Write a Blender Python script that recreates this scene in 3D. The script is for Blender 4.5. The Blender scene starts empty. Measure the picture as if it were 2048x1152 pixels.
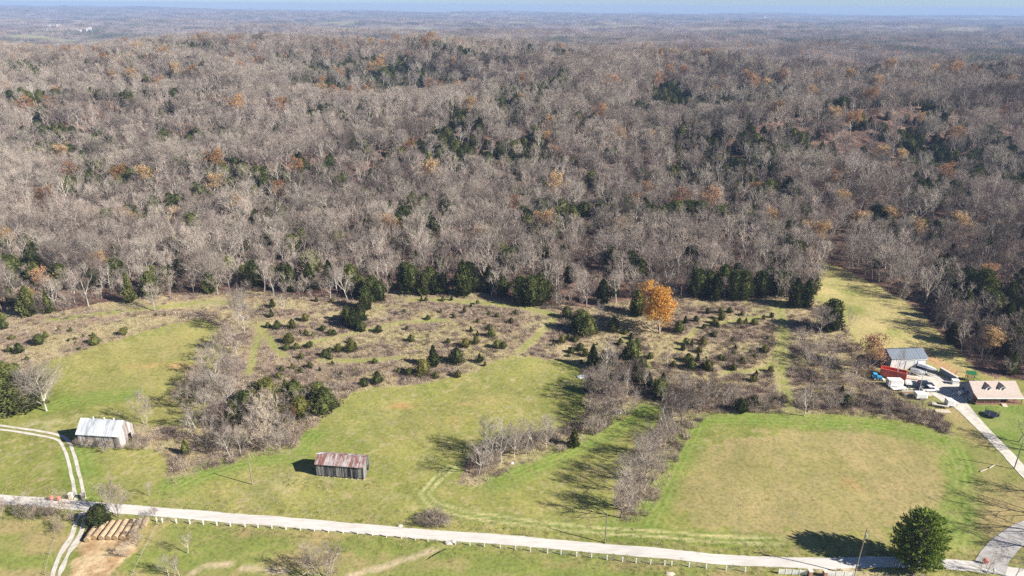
import bpy, math, random
import numpy as np
from mathutils import Vector, Matrix
random.seed(7); RNG = np.random.default_rng(11)
R = math.radians
scene = bpy.context.scene

# ---------------------------------------------------------------- camera, sky, sun, exposure
CAM_H = 115.0; PITCH = R(22.08); ROLL = R(0.42); FPX = 1384.0; W2, H2 = 1024.0, 576.0
cF = np.array([0, math.cos(PITCH), -math.sin(PITCH)])
r0 = np.array([1.0, 0, 0]); u0 = np.array([0, math.sin(PITCH), math.cos(PITCH)])
cR = r0*math.cos(ROLL) + u0*math.sin(ROLL); cU = u0*math.cos(ROLL) - r0*math.sin(ROLL)
cam_d = bpy.data.cameras.new('camera'); cam = bpy.data.objects.new('camera', cam_d); scene.collection.objects.link(cam)
cam_d.sensor_width = 36; cam_d.lens = 36*FPX/2048; cam_d.clip_start = 1; cam_d.clip_end = 60000
cam.matrix_world = Matrix(((cR[0], cU[0], -cF[0], 0), (cR[1], cU[1], -cF[1], 0), (cR[2], cU[2], -cF[2], CAM_H), (0, 0, 0, 1)))
scene.camera = cam
SUN_EL, SUN_AZ = R(32), math.atan2(-0.35, 0.94)      # azimuth in the xy plane of the direction TO the sun
sd = Vector((math.cos(SUN_EL)*math.cos(SUN_AZ), math.cos(SUN_EL)*math.sin(SUN_AZ), math.sin(SUN_EL)))
sun_d = bpy.data.lights.new('sun', 'SUN'); sun_d.energy = 5.0; sun_d.angle = R(0.5); sun_d.color = (1, .94, .85)
sun = bpy.data.objects.new('sun', sun_d); scene.collection.objects.link(sun)
sun.rotation_euler = sd.to_track_quat('Z', 'Y').to_euler()
world = bpy.data.worlds.new("World"); scene.world = world; world.use_nodes = True
wn = world.node_tree.nodes; wl = world.node_tree.links
sky = wn.new('ShaderNodeTexSky'); sky.sky_type = 'NISHITA'; sky.sun_disc = False
sky.sun_elevation = SUN_EL; sky.sun_rotation = math.pi/2 - SUN_AZ; sky.air_density = 0.6; sky.dust_density = 0; sky.ozone_density = 4; sky.altitude = 300
wn['Background'].inputs[1].default_value = 0.05
wl.new(sky.outputs[0], wn['Background'].inputs[0])
scene.view_settings.view_transform = 'Standard'; scene.view_settings.look = 'None'
scene.view_settings.exposure = 1.0; scene.view_settings.gamma = 1
scene.cycles.max_bounces = 4; scene.cycles.diffuse_bounces = 2; scene.cycles.glossy_bounces = 2
scene.cycles.transparent_max_bounces = 6; scene.cycles.volume_bounces = 0
scene.cycles.use_denoising = False

# ---------------------------------------------------------------- helpers: noise, height, projection
def _hash(i, j, s):
    n = (i*374761393 + j*668265263 + s*974634777) & 0xffffffff
    n = ((n ^ (n >> 13))*1274126177) & 0xffffffff
    return ((n ^ (n >> 16)) & 0xffff)/65535.0*2 - 1
def vn(x, y, s=0):
    x = np.asarray(x, float); y = np.asarray(y, float)
    i = np.floor(x).astype(np.int64); j = np.floor(y).astype(np.int64)
    fx = x-i; fy = y-j; fx = fx*fx*fx*(fx*(fx*6-15)+10); fy = fy*fy*fy*(fy*(fy*6-15)+10)
    a = _hash(i, j, s); b = _hash(i+1, j, s); c = _hash(i, j+1, s); d = _hash(i+1, j+1, s)
    return (a*(1-fx)+b*fx)*(1-fy) + (c*(1-fx)+d*fx)*fy
def fbm(x, y, s=0, o=4):
    t = 0; a = 1; n = 0
    for k in range(o):
        t = t + a*vn(x*2**k+17.3*k, y*2**k-9.1*k, s+k); n += a; a *= .5
    return t/n*1.6
def sst(t):
    t = np.clip(t, 0, 1); return t*t*(3-2*t)
def hgt(x, y):
    x = np.asarray(x, float); y = np.asarray(y, float)
    y0 = 258 + 8*np.sin(x/60)
    yc = 880 + 70*vn(x/330, x*0, 5) + -170*sst((x+20)/330)
    Hc = 37 + 15/(1+np.exp((x-190)/80)) - 9*sst((-x-350)/350)
    s = (y-y0)/(yc-y0)
    up = Hc*(0.55*sst(s)+0.45*np.clip(s, 0, 1)**1.15)*(1-sst((y-yc-40)/430))
    m = sst((y-285)/220)
    rid = 1-np.abs(vn((x*.8+y*.45)/230, (y*.85-x*.2)/165, 3))*2
    det = m*(17*rid*sst((2600-y)/1400) + 5*vn(x/95, y/95, 9) - 8)
    m2 = sst((y-1150)/900)
    far = m2*(24*vn(x/1500+3, y/800, 21) + 25*vn(x/620, y/330, 22) + 6*vn(x/210, y/160, 23) - 20)
    upl = 42*sst((y-5500)/6000)*sst((-x-800)/6500) + 30*sst((y-6000)/7000)
    fld = (1-m)*(.9*np.sin(x/62+1)*np.sin(y/47+.5) + .35*vn(x/18, y/18, 31))*sst((y-60)/60)
    mead = 5*sst((y-185)/90)*(1-sst((y-285)/60)*0)
    return up + det + far + upl + fld + mead
def rays(px, py):
    a = (np.asarray(px, float)-W2)/FPX; b = (H2-np.asarray(py, float))/FPX
    return a[..., None]*cR + b[..., None]*cU + cF
TS = 60*np.exp(np.linspace(0, math.log(400), 1400))
def P(px, py):
    """the point of the ground seen at a place of the photograph"""
    d = rays(px, py); d = d/np.linalg.norm(d)
    z = CAM_H + d[2]*TS - hgt(d[0]*TS, d[1]*TS)
    k = int(np.argmax(z < 0)) or len(TS)-1
    a, b = TS[k-1], TS[k]
    for _ in range(24):
        m = (a+b)/2
        if CAM_H + d[2]*m - float(hgt(d[0]*m, d[1]*m)) < 0: b = m
        else: a = m
    return Vector((d[0]*a, d[1]*a, float(hgt(d[0]*a, d[1]*a))))
def proj(x, y, z):
    q = np.stack([x, y, z-CAM_H], -1)
    dep = q@cF
    return W2+FPX*(q@cR)/dep, H2-FPX*(q@cU)/dep, dep
def crown_base(cx, cy, h, frac=.62):
    """base of a tree of height h whose crown centre shows at (cx, cy)"""
    y = cy
    for _ in range(6):
        p = P(cx, y)
        _, q, dep = proj(np.array(p.x), np.array(p.y), np.array(p.z+h*frac))
        y += (cy-float(q))
    return P(cx, y)
def inpoly(X, Y, poly):
    r = np.zeros(X.shape, bool); n = len(poly)
    for i in range(n):
        x1, y1 = poly[i]; x2, y2 = poly[(i+1) % n]
        if y1 == y2: continue
        c = ((y1 > Y) != (y2 > Y)) & (X < (x2-x1)*(Y-y1)/(y2-y1)+x1)
        r ^= c
    return r
def WP(poly):
    return [(p.x, p.y) for p in (P(a, b) for a, b in densify(poly))]
def densify(poly, n=3):
    out = []
    for i in range(len(poly)):
        a = poly[i]; b = poly[(i+1) % len(poly)]
        for k in range(n): out.append((a[0]+(b[0]-a[0])*k/n, a[1]+(b[1]-a[1])*k/n))
    return out
def segdist(X, Y, line):
    d = np.full(X.shape, 1e9)
    for (x1, y1), (x2, y2) in zip(line[:-1], line[1:]):
        L = (x2-x1)**2+(y2-y1)**2+1e-9
        t = np.clip(((X-x1)*(x2-x1)+(Y-y1)*(y2-y1))/L, 0, 1)
        d = np.minimum(d, np.hypot(X-x1-t*(x2-x1), Y-y1-t*(y2-y1)))
    return d

# ---------------------------------------------------------------- helpers: objects
COL = scene.collection
def tag(o, label=None, cat=None, group=None, kind=None):
    if label: o['label'] = label
    if cat: o['category'] = cat
    if group: o['group'] = group
    if kind: o['kind'] = kind
    return o
def empty(name, loc, rz=0, label=None, cat=None, group=None):
    o = bpy.data.objects.new(name, None); COL.objects.link(o); o.empty_display_size = .5
    o.location = loc; o.rotation_euler = (0, 0, rz); return tag(o, label, cat, group)
class MB:
    def __init__(s): s.v = []; s.f = []; s.m = []
    def add(s, vs, fs, mi=0):
        n = len(s.v); s.v.extend([tuple(p) for p in vs]); s.f.extend([tuple(i+n for i in f) for f in fs]); s.m.extend([mi]*len(fs)); return s
    def hexa(s, p, mi=0):
        return s.add(p, [(3, 2, 1, 0), (4, 5, 6, 7), (0, 1, 5, 4), (1, 2, 6, 5), (2, 3, 7, 6), (3, 0, 4, 7)], mi)
    def box(s, x0, x1, y0, y1, z0, z1, mi=0):
        return s.hexa([(x0, y0, z0), (x1, y0, z0), (x1, y1, z0), (x0, y1, z0), (x0, y0, z1), (x1, y0, z1), (x1, y1, z1), (x0, y1, z1)], mi)
    def prism(s, prof, y0, y1, mi=0, inset=0):
        n = len(prof); cx = sum(p[0] for p in prof)/n; cz = sum(p[1] for p in prof)/n
        vs = [(x, y0, z) for x, z in prof]+[(x, y1, z) for x, z in prof]
        fs = [tuple(range(n)), tuple(range(2*n-1, n-1, -1))]+[((i+1) % n, i, i+n, (i+1) % n+n) for i in range(n)]
        return s.add(vs, fs, mi)
    def tube(s, pts, rad, k=4, mi=0, cap=True):
        n0 = len(s.v); pts = [Vector(p) for p in pts]; n = len(pts)
        if not hasattr(rad, '__len__'): rad = [rad]*n
        for i, p in enumerate(pts):
            d = (pts[min(i+1, n-1)]-pts[max(i-1, 0)]); d = d.normalized() if d.length > 1e-6 else Vector((0, 0, 1))
            a = d.orthogonal().normalized(); b = d.cross(a)
            for j in range(k):
                t = 2*math.pi*j/k; q = p+(a*math.cos(t)+b*math.sin(t))*rad[i]; s.v.append((q.x, q.y, q.z))
        for i in range(n-1):
            for j in range(k):
                s.f.append((n0+i*k+j, n0+i*k+(j+1) % k, n0+(i+1)*k+(j+1) % k, n0+(i+1)*k+j)); s.m.append(mi)
        if cap:
            s.f.append(tuple(n0+j for j in range(k-1, -1, -1))); s.m.append(mi)
            s.f.append(tuple(n0+(n-1)*k+j for j in range(k))); s.m.append(mi)
        return s
    def mesh(s, name, mats):
        me = bpy.data.meshes.new(name); me.from_pydata(s.v, [], s.f)
        for m in (mats if isinstance(mats, (list, tuple)) else [mats]): me.materials.append(m)
        me.polygons.foreach_set('material_index', s.m); me.update(); return me
    def build(s, name, mats, parent=None, loc=None, smooth=False):
        me = s.mesh(name, mats)
        if smooth: me.polygons.foreach_set('use_smooth', [True]*len(me.polygons))
        o = bpy.data.objects.new(name, me); COL.objects.link(o)
        if parent: o.parent = parent
        if loc is not None: o.location = loc
        return o

# ---------------------------------------------------------------- materials
def mat(name, rough=.9, spec=.2, metal=0):
    m = bpy.data.materials.new(name); m.use_nodes = True
    b = m.node_tree.nodes['Principled BSDF']; b.inputs['Roughness'].default_value = rough
    b.inputs['Specular IOR Level'].default_value = spec; b.inputs['Metallic'].default_value = metal
    return m, m.node_tree.nodes, m.node_tree.links, b
def N(ns, t, **k):
    n = ns.new('ShaderNode'+t)
    for a, b in k.items():
        if hasattr(n, a): setattr(n, a, b)
    return n
def ramp(ns, stops):
    r = ns.new('ShaderNodeValToRGB'); e = r.color_ramp.elements
    while len(e) < len(stops): e.new(.5)
    for q, (p, c) in zip(e, stops): q.position = p; q.color = (*c, 1)
    return r
def noise_mat(name, stops, scale=1.0, stretch=(1, 1, 1), rough=.85, spec=.15, metal=0, detail=4, island=0.0, coord='Object', objrand=0.0, bump=0.0, rot=None, stand=0.0, trans=0.0):
    m, ns, ls, b = mat(name, rough, spec, metal)
    tc = N(ns, 'TexCoord'); mp = N(ns, 'Mapping'); mp.inputs['Scale'].default_value = stretch
    if rot: mp.inputs['Rotation'].default_value = rot
    nz = N(ns, 'TexNoise'); nz.inputs['Scale'].default_value = scale; nz.inputs['Detail'].default_value = detail; nz.inputs['Roughness'].default_value = .62
    ls.new(tc.outputs[coord], mp.inputs[0]); ls.new(mp.outputs[0], nz.inputs['Vector'])
    fac = nz.outputs['Fac']
    if island:
        g = N(ns, 'NewGeometry'); ma = N(ns, 'Math', operation='MULTIPLY_ADD'); ma.inputs[1].default_value = island; ma.inputs[2].default_value = -island/2
        ls.new(g.outputs['Random Per Island'], ma.inputs[0]); ad = N(ns, 'Math', operation='ADD'); ls.new(fac, ad.inputs[0]); ls.new(ma.outputs[0], ad.inputs[1]); fac = ad.outputs[0]
    if objrand:
        g = N(ns, 'ObjectInfo'); ma = N(ns, 'Math', operation='MULTIPLY_ADD'); ma.inputs[1].default_value = objrand; ma.inputs[2].default_value = -objrand/2
        ls.new(g.outputs['Random'], ma.inputs[0]); ad = N(ns, 'Math', operation='ADD'); ls.new(fac, ad.inputs[0]); ls.new(ma.outputs[0], ad.inputs[1]); fac = ad.outputs[0]
    if stand:
        g = N(ns, 'NewGeometry'); nw = N(ns, 'TexNoise'); nw.inputs['Scale'].default_value = .011; nw.inputs['Detail'].default_value = 3; ls.new(g.outputs['Position'], nw.inputs['Vector'])
        ma = N(ns, 'Math', operation='MULTIPLY_ADD'); ma.inputs[1].default_value = stand; ma.inputs[2].default_value = -stand/2
        ls.new(nw.outputs['Fac'], ma.inputs[0]); ad = N(ns, 'Math', operation='ADD'); ls.new(fac, ad.inputs[0]); ls.new(ma.outputs[0], ad.inputs[1]); fac = ad.outputs[0]
    r = ramp(ns, stops); ls.new(fac, r.inputs[0]); ls.new(r.outputs[0], b.inputs['Base Color'])
    if trans:
        tr = N(ns, 'BsdfTranslucent'); mx = N(ns, 'MixShader'); mx.inputs[0].default_value = trans; ls.new(r.outputs[0], tr.inputs[0])
        ls.new(b.outputs[0], mx.inputs[1]); ls.new(tr.outputs[0], mx.inputs[2]); ls.new(mx.outputs[0], ns['Material Output'].inputs['Surface'])
    if bump:
        bp = N(ns, 'Bump'); bp.inputs['Strength'].default_value = bump; bp.inputs['Distance'].default_value = .1; ls.new(fac, bp.inputs['Height']); ls.new(bp.outputs[0], b.inputs['Normal'])
    return m
def C3(r, g, b):                                    # sRGB 0..255 -> linear
    return tuple((v/255/12.92 if v/255 <= .04045 else ((v/255+.055)/1.055)**2.4) for v in (r, g, b))
M = {}
M['bark_pale'] = noise_mat('pale_bark', [(.3, (.30, .26, .23)), (.55, (.47, .43, .375)), (.75, (.62, .57, .50))], .9, objrand=.35)
M['bark'] = noise_mat('grey_bark', [(.2, (.16, .13, .115)), (.5, (.34, .29, .255)), (.8, (.56, .495, .43))], .8, objrand=.5, stand=.8)
M['twig'] = noise_mat('grey_twigs', [(.12, (.10, .08, .068)), (.5, (.29, .236, .20)), (.88, (.47, .395, .33))], .25, objrand=.8, stand=2.0)
M['twig_pale'] = noise_mat('pale_twigs', [(.3, (.24, .20, .165)), (.7, (.44, .38, .315))], .3, objrand=.3)
M['brush'] = noise_mat('brush_twigs', [(.2, (.19, .14, .118)), (.5, (.36, .28, .225)), (.8, (.53, .44, .34))], .5, objrand=.7)
M['drygrass'] = noise_mat('dry_grass_blades', [(.2, (.24, .18, .105)), (.5, (.42, .34, .21)), (.8, (.58, .49, .32))], .6, objrand=.6)
M['cedar'] = noise_mat('cedar_foliage', [(.2, (.045, .058, .020)), (.5, (.105, .125, .036)), (.8, (.20, .21, .065))], .9, objrand=.55, island=.25, trans=0.2)
M['cedar_olive'] = noise_mat('olive_cedar_foliage', [(.2, (.07, .075, .02)), (.5, (.15, .15, .04)), (.8, (.26, .24, .07))], .9, objrand=.4, island=.25, trans=0.25)
M['pine'] = noise_mat('pine_needles', [(.3, (.09, .15, .03)), (.5, (.25, .35, .06)), (.7, (.50, .58, .14))], .45, island=.45, trans=0.35)
M['leaf_orange'] = noise_mat('orange_leaves', [(.2, (.42, .21, .045)), (.5, (.70, .38, .09)), (.8, (.82, .54, .18))], .35, island=.4, trans=0.35)
M['leaf_tan'] = noise_mat('tan_leaves', [(.2, (.26, .14, .06)), (.5, (.44, .25, .11)), (.8, (.58, .38, .19))], .35, objrand=.5, island=.3, trans=0.3)
M['leaf_gold'] = noise_mat('golden_leaves', [(.2, (.34, .22, .11)), (.5, (.54, .37, .19)), (.8, (.66, .50, .29))], .35, island=.3, objrand=.3, trans=0.35)
M['leaf_rust'] = noise_mat('rust_leaves', [(.2, (.25, .13, .07)), (.5, (.42, .235, .13)), (.8, (.55, .35, .20))], .35, objrand=.4, island=.3, trans=0.3)
M['road'] = noise_mat('pale_road_surface', [(.3, (.50, .465, .42)), (.5, (.61, .575, .53)), (.72, (.69, .66, .61))], .9, (.22, 1.6, 1), coord='Object', detail=8)
M['gravel'] = noise_mat('white_gravel', [(.25, (.40, .35, .28)), (.5, (.60, .56, .49)), (.75, (.70, .66, .60))], .6, detail=8)
M['side_gravel'] = noise_mat('grey_gravel', [(.3, (.30, .28, .26)), (.5, (.42, .40, .38)), (.75, (.52, .50, .48))], .7, detail=8)
M['straw'] = noise_mat('straw', [(.25, (.24, .165, .10)), (.5, (.39, .29, .185)), (.8, (.52, .41, .27))], 2.2, detail=6, objrand=.3)
M['strawend'] = noise_mat('straw_ends', [(.25, (.26, .17, .09)), (.5, (.42, .30, .17)), (.8, (.55, .42, .26))], 5, detail=6)
M['plank'] = noise_mat('weathered_planks', [(.25, (.05, .05, .055)), (.5, (.16, .155, .16)), (.8, (.36, .35, .34))], 1.2, (3, 3, .35), island=.55)
M['plank_pale'] = noise_mat('pale_weathered_planks', [(.2, (.16, .13, .12)), (.5, (.42, .38, .36)), (.8, (.68, .63, .60))], 1.2, (3, 3, .35), island=.5)
M['rust_roof'] = noise_mat('rusty_red_roof', [(.30, (.50, .46, .45)), (.44, (.38, .32, .31)), (.54, (.24, .13, .11)), (.72, (.19, .065, .05))], .75, (1.5, .5, .5), rough=.7, spec=.2, detail=8, island=.08)
M['tin_roof'] = noise_mat('pale_tin_roof', [(.30, (.26, .29, .33)), (.43, (.50, .52, .55)), (.58, (.68, .69, .70)), (.75, (.50, .45, .40))], .35, (1, .5, .5), rough=.55, spec=.3, detail=8, island=.12)
def flat(name, c, rough=.5, spec=.4, metal=0, var=.12):
    return noise_mat(name, [(.3, tuple(v*(1-var) for v in c)), (.7, tuple(min(1, v*(1+var)) for v in c))], 1.3, rough=rough, spec=spec, metal=metal)
M['white'] = flat('white_paint', (.85, .85, .84)); M['offwhite'] = flat('dirty_white_paint', (.62, .60, .56), .7)
M['grey_roof_wall_shade'] = flat('grey_metal_roof_wall_shade', (.20, .235, .28), .5, .3); M['navy'] = flat('dark_blue_siding', (.10, .12, .15), .8, .1)
M['tan_roof'] = noise_mat('tan_shingle_roof', [(.3, (.43, .35, .305)), (.7, (.54, .455, .40))], .9, (1, 3, 3), detail=8)
M['red'] = flat('red_paint', (.74, .17, .12), .7, .2); M['dark'] = flat('dark_rubber', (.025, .025, .027), .9, .1)
M['glass'] = flat('dark_glass', (.03, .04, .05), .12, .5, 0, .02); M['blue'] = flat('bright_blue_paint', (.05, .42, .80), .4)
M['carnavy'] = flat('navy_car_paint', (.02, .035, .07), .35, .5); M['carwhite'] = flat('white_car_paint', (.75, .75, .76), .35, .5)
M['concrete'] = flat('pale_concrete', (.62, .58, .53), .9, .1); M['brick'] = noise_mat('reddish_brick', [(.3, (.24, .12, .09)), (.7, (.42, .26, .20))], 3, detail=6)
M['wood'] = noise_mat('brown_wood', [(.3, (.18, .11, .06)), (.7, (.34, .23, .14))], 1.5, (1, 1, .3)); M['pole'] = noise_mat('grey_pole_wood', [(.3, (.17, .14, .12)), (.7, (.34, .29, .25))], 1.5, (3, 3, .3))
M['galv'] = flat('galvanised_steel', (.55, .56, .57), .45, .5, .3); M['green'] = flat('green_canvas', (.02, .16, .06), .8, .1); M['stone'] = noise_mat('pale_stone', [(.3, (.40, .36, .31)), (.7, (.66, .62, .55))], 1.2)
M['siding'] = noise_mat('grey_blue_siding', [(.3, (.17, .20, .235)), (.7, (.23, .26, .30))], .6, (1, 1, 12)); M['cream'] = flat('cream_stone', (.60, .52, .40), .9, .1)
M['trampoline'] = flat('black_mesh', (.02, .025, .045), .6, .3); M['water'] = flat('dark_creek_water', (.02, .025, .025), .1, .5)
# ---------------------------------------------------------------- the ground: one sheet to the horizon
OPEN = [(-300, 640), (0, 628), (60, 632), (110, 632), (200, 612), (300, 600), (400, 592), (470, 588), (560, 592), (640, 600), (700, 604), (780, 588), (870, 588), (960, 590), (1040, 604),
        (1130, 620), (1180, 622), (1300, 600), (1400, 598), (1560, 600), (1632, 606), (1628, 560), (1640, 520), (1722, 554), (1788, 590), (1842, 626), (1885, 674), (1928, 716), (1950, 738), (1995, 756), (2080, 764),
        (2300, 775), (2500, 1500), (-600, 1500)]
ROUGH_A = [(-300, 625), (0, 622), (110, 626), (200, 606), (300, 594), (400, 586), (480, 584), (500, 640), (440, 655), (400, 637), (300, 660), (200, 690), (100, 722), (40, 745), (-60, 770), (-300, 800)]
ROUGH_B = [(470, 582), (560, 586), (640, 594), (700, 590), (780, 582), (870, 582), (960, 584), (1040, 596), (1130, 612), (1180, 614), (1300, 594), (1400, 592), (1560, 594), (1640, 600), (1680, 630), (1712, 690),
           (1760, 722), (1752, 762), (1800, 800), (1850, 815), (1890, 835), (1908, 876), (1850, 850), (1750, 835), (1640, 828), (1500, 825), (1420, 828), (1385, 860), (1350, 930), (1310, 1010), (1285, 1040), (1250, 1048),
           (1225, 1022), (1240, 960), (1268, 905), (1305, 860), (1330, 835), (1330, 808), (1290, 812), (1220, 850), (1180, 880), (1145, 895), (1060, 925), (1000, 950), (950, 975), (920, 968), (930, 930), (960, 890),
           (1040, 868), (1100, 862), (1160, 845), (1174, 800), (1172, 750), (1150, 722), (1040, 712), (1000, 718), (940, 745), (860, 765), (790, 772), (740, 775), (700, 790), (650, 830), (610, 870), (578, 905), (510, 914),
           (440, 932), (385, 945), (345, 972), (332, 950), (345, 915), (300, 897), (270, 897), (160, 892), (148, 886), (160, 862), (262, 850), (300, 852), (392, 852), (425, 790), (440, 740), (452, 700), (440, 655)]
CLEAR = [(1640, 520), (1722, 554), (1788, 590), (1842, 626), (1885, 674), (1928, 716), (1950, 738), (1925, 760), (1880, 742), (1855, 735), (1850, 700), (1760, 698), (1722, 690), (1700, 660), (1685, 622), (1632, 606), (1628, 560)]
HAY = [(1440, 885), (1560, 856), (1700, 858), (1830, 872), (1880, 920), (1885, 1000), (1850, 1056), (1700, 1070), (1500, 1072), (1400, 1056), (1352, 1020), (1350, 960), (1390, 912)]
FARFIELD_L = [(150, 715), (400, 650), (440, 680), (430, 760), (380, 830), (150, 800)]
YARD = [(1860, 800), (1905, 850), (1928, 900), (1938, 1000), (1945, 1090), (1900, 1125), (2300, 1140), (2300, 900), (2060, 950), (1930, 812)]
LAWN = [(1925, 808), (2400, 820), (2400, 1000), (2060, 940), (1985, 870)]
GRAVELY = [(1808, 752), (1826, 742), (1850, 738), (1880, 745), (1905, 775), (1925, 803), (1905, 815), (1870, 806), (1836, 798), (1822, 780)]
ORANGE_SOIL = [(1855, 700), (1885, 718), (1925, 742), (1915, 752), (1885, 738), (1855, 720)]
HAYLOT = [(168, 1075), (262, 1075), (282, 1092), (235, 1135), (205, 1175), (118, 1180), (150, 1110)]
LOWPAST = [(-300, 1030), (200, 1045), (310, 1045), (700, 1070), (1100, 1105), (1500, 1140), (1560, 1200), (-300, 1400)]
SHOULDER = [(1620, 1128), (1690, 1128), (1780, 1140), (1730, 1165), (1640, 1165)]
tracks_rut = [[(905, 935), (872, 962), (848, 988), (866, 1008), (930, 1028), (1050, 1045), (1210, 1062), (1400, 1077), (1560, 1082)]]
tracks_green = [[(1385, 850), (1350, 920), (1318, 985), (1290, 1045), (1240, 1056)], [(1900, 882), (1918, 930), (1922, 1000), (1905, 1075)], [(345, 975), (400, 948), (470, 925), (520, 915), (580, 912), (625, 868)],
                [(1000, 960), (1100, 918), (1200, 872), (1290, 822)], [(1420, 838), (1500, 838), (1620, 842), (1740, 848), (1850, 870)], [(150, 905), (165, 950), (172, 998)], [(255, 790), (140, 800), (110, 812)]]
paths = [([(1556, 606), (1566, 650), (1566, 700), (1562, 750), (1580, 818)], 2.3), ([(1108, 638), (1085, 662), (1040, 702)], 1.6), ([(1238, 664), (1262, 694), (1298, 735)], 1.6),
         ([(520, 650), (512, 690), (498, 745)], 1.6), ([(522, 655), (545, 690), (568, 712)], 1.6), ([(600, 690), (700, 668), (800, 645), (900, 640)], 1.2), ([(1360, 688), (1400, 655), (1480, 640), (1540, 632)], 1.3),
         ([(1360, 690), (1352, 705)], 1.3), ([(1440, 745), (1500, 742), (1540, 735), (1560, 690)], 1.2), ([(480, 606), (420, 602), (340, 612)], 2.5), ([(820, 600), (900, 600), (1040, 612), (1110, 630)], 2.2),
         ([(640, 720), (720, 722), (800, 716)], 1.5), ([(100, 640), (250, 622), (340, 612)], 2.0)]
def axis_pos(a, d0, ratio, end):
    out = [a]; d = d0
    while out[-1] < end: d *= ratio; out.append(out[-1]+d)
    return out
DX = .72
xs = np.arange(0, 190, DX); xt = axis_pos(float(xs[-1]), DX, 1.032, 12500)
xs = np.concatenate([xs, xt[1:]]); xs = np.concatenate([-xs[:0:-1], xs])
ys = np.concatenate([np.arange(-120, 95, 5.0), np.arange(95, 285, DX)]); ys = np.concatenate([ys, axis_pos(float(ys[-1]), DX, 1.0165, 14500)[1:]])
GX, GY = np.meshgrid(xs, ys); X = GX.ravel(); Y = GY.ravel(); Z = hgt(X, Y)
c = np.zeros((X.size, 3)); rough = np.zeros(X.size)
near = (Y < 760) & (np.abs(X) < 620) & (Y > 60)
nA = fbm(X/9, Y/9, 41); nB = fbm(X/2.6, Y/2.6, 45, 3); nC = fbm(X/38, Y/38, 51); nD = fbm(X/1.1, Y/1.1, 57, 2)
def mix(a, b, t): return a*(1-t[:, None])+b*t[:, None]
G1 = np.array((.20, .225, .052)); G2 = np.array((.335, .30, .112)); G3 = np.array((.15, .225, .038)); TAN = np.array((.41, .335, .205)); LIT = np.array((.13, .08, .062)); LIT2 = np.array((.25, .165, .13)); PUR = np.array((.255, .185, .155))
SOIL = np.array((.46, .27, .15))
base = mix(G1, G2, np.clip(.45+.40*nC+.13*nA+.28*nB+.2*nD, 0, 1)); streak = vn((X*.8+Y*.6)/.95, (Y*.8-X*.6)/13, 201)*.6+vn((X*.75+Y*.66)/2.1, (Y*.75-X*.66)/24, 202)*.6
base = base*(1+.13*streak[:, None]); base = mix(base, G3, np.clip(.5*vn(X/23, Y/23, 77)-.15+.15*nB, 0, .7))
base = mix(base, np.broadcast_to(TAN, base.shape), np.clip(nD*nB*1.2, 0, .5))
lit = mix(LIT, LIT2, np.clip(.5+.6*nB+.3*nA, 0, 1))
WO = WP(OPEN)
pxn = X+1.6*nB; pyn = Y+1.6*vn(X/3, Y/3, 88)
openm = np.zeros(X.size, bool); openm[near] = inpoly(pxn[near], pyn[near], WO); openm |= (Y < 150)
c[:] = np.where(openm[:, None], base, lit); rough[:] = np.where(openm, .15, 1.0)
fl = (Y > 1500); c[fl] = mix(np.array((.20, .145, .115)), np.array((.31, .245, .20)), np.clip(.5+.7*fbm(X[fl]/60, Y[fl]/60, 61), 0, 1))
# farm fields far off, cut into the far woods
ff = (Y > 3200) & (fbm(X/700, Y/260, 91, 2) > .62); c[ff] = mix(c[ff], np.broadcast_to(np.array((.30, .30, .14)), c[ff].shape), np.full(ff.sum(), .8))
def paint(poly, colr, alpha=1.0, soft=1.0, rg=None, only=None):
    wp = WP(poly); bx = [p[0] for p in wp]; by = [p[1] for p in wp]
    k = np.where((X > min(bx)-4) & (X < max(bx)+4) & (Y > min(by)-4) & (Y < max(by)+4))[0]
    m = inpoly(X[k]+soft*nB[k], Y[k]+soft*vn(X[k]/3, Y[k]/3, 88), wp); k = k[m]
    cc = colr[k] if getattr(colr, 'ndim', 1) == 2 else np.broadcast_to(colr, (len(k), 3))
    a = alpha[k] if hasattr(alpha, '__len__') else np.full(len(k), alpha)
    c[k] = mix(c[k], cc, a)
    if rg is not None: rough[k] = rg
    return k
roughc = mix(TAN, np.array((.36, .31, .16)), np.clip(.5+.5*nA+.3*nB, 0, 1)); roughc = mix(roughc, np.broadcast_to(PUR, roughc.shape), np.clip(.38+1.1*vn(X/11, Y/7, 71)+.5*nB, 0, .95))
kA = paint(ROUGH_A, roughc, .95, rg=.6); kB = paint(ROUGH_B, roughc, .95, rg=.7)
rmask = np.zeros(X.size, bool); rmask[kA] = 1; rmask[kB] = 1
paint(FARFIELD_L, G2*.98, np.clip(.45+.3*nA, 0, .8))
clearc = mix(np.array((.42, .355, .16)), np.array((.26, .285, .08)), np.clip(.35+.7*nA+.4*vn(X/14, Y/26, 14), 0, 1)); paint(CLEAR, clearc, rg=.2); paint(ORANGE_SOIL, SOIL*1.05, np.clip(.6+.5*nB, 0, 1))
stripes = .5+.5*np.sin((X*.97+Y*.10)*2*np.pi/5.2+1.2*nA)
hayc = mix(np.array((.37, .295, .145)), np.array((.295, .262, .105)), np.clip(.3*stripes+.35+.5*nA+.3*nB, 0, 1)); paint(HAY, hayc, .85, soft=3.5)
def blob(px, py, rx, ry, colr, amt):
    p = P(px, py); d = ((X-p.x)/rx)**2+((Y-p.y)/ry)**2; a = amt*np.exp(-d*1.3)*np.clip(.6+.9*nB, 0, 1.6); k = np.where(a > .02)[0]
    c[k] = mix(c[k], np.broadcast_to(np.array(colr), (len(k), 3)), np.clip(a[k], 0, 1))
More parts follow.
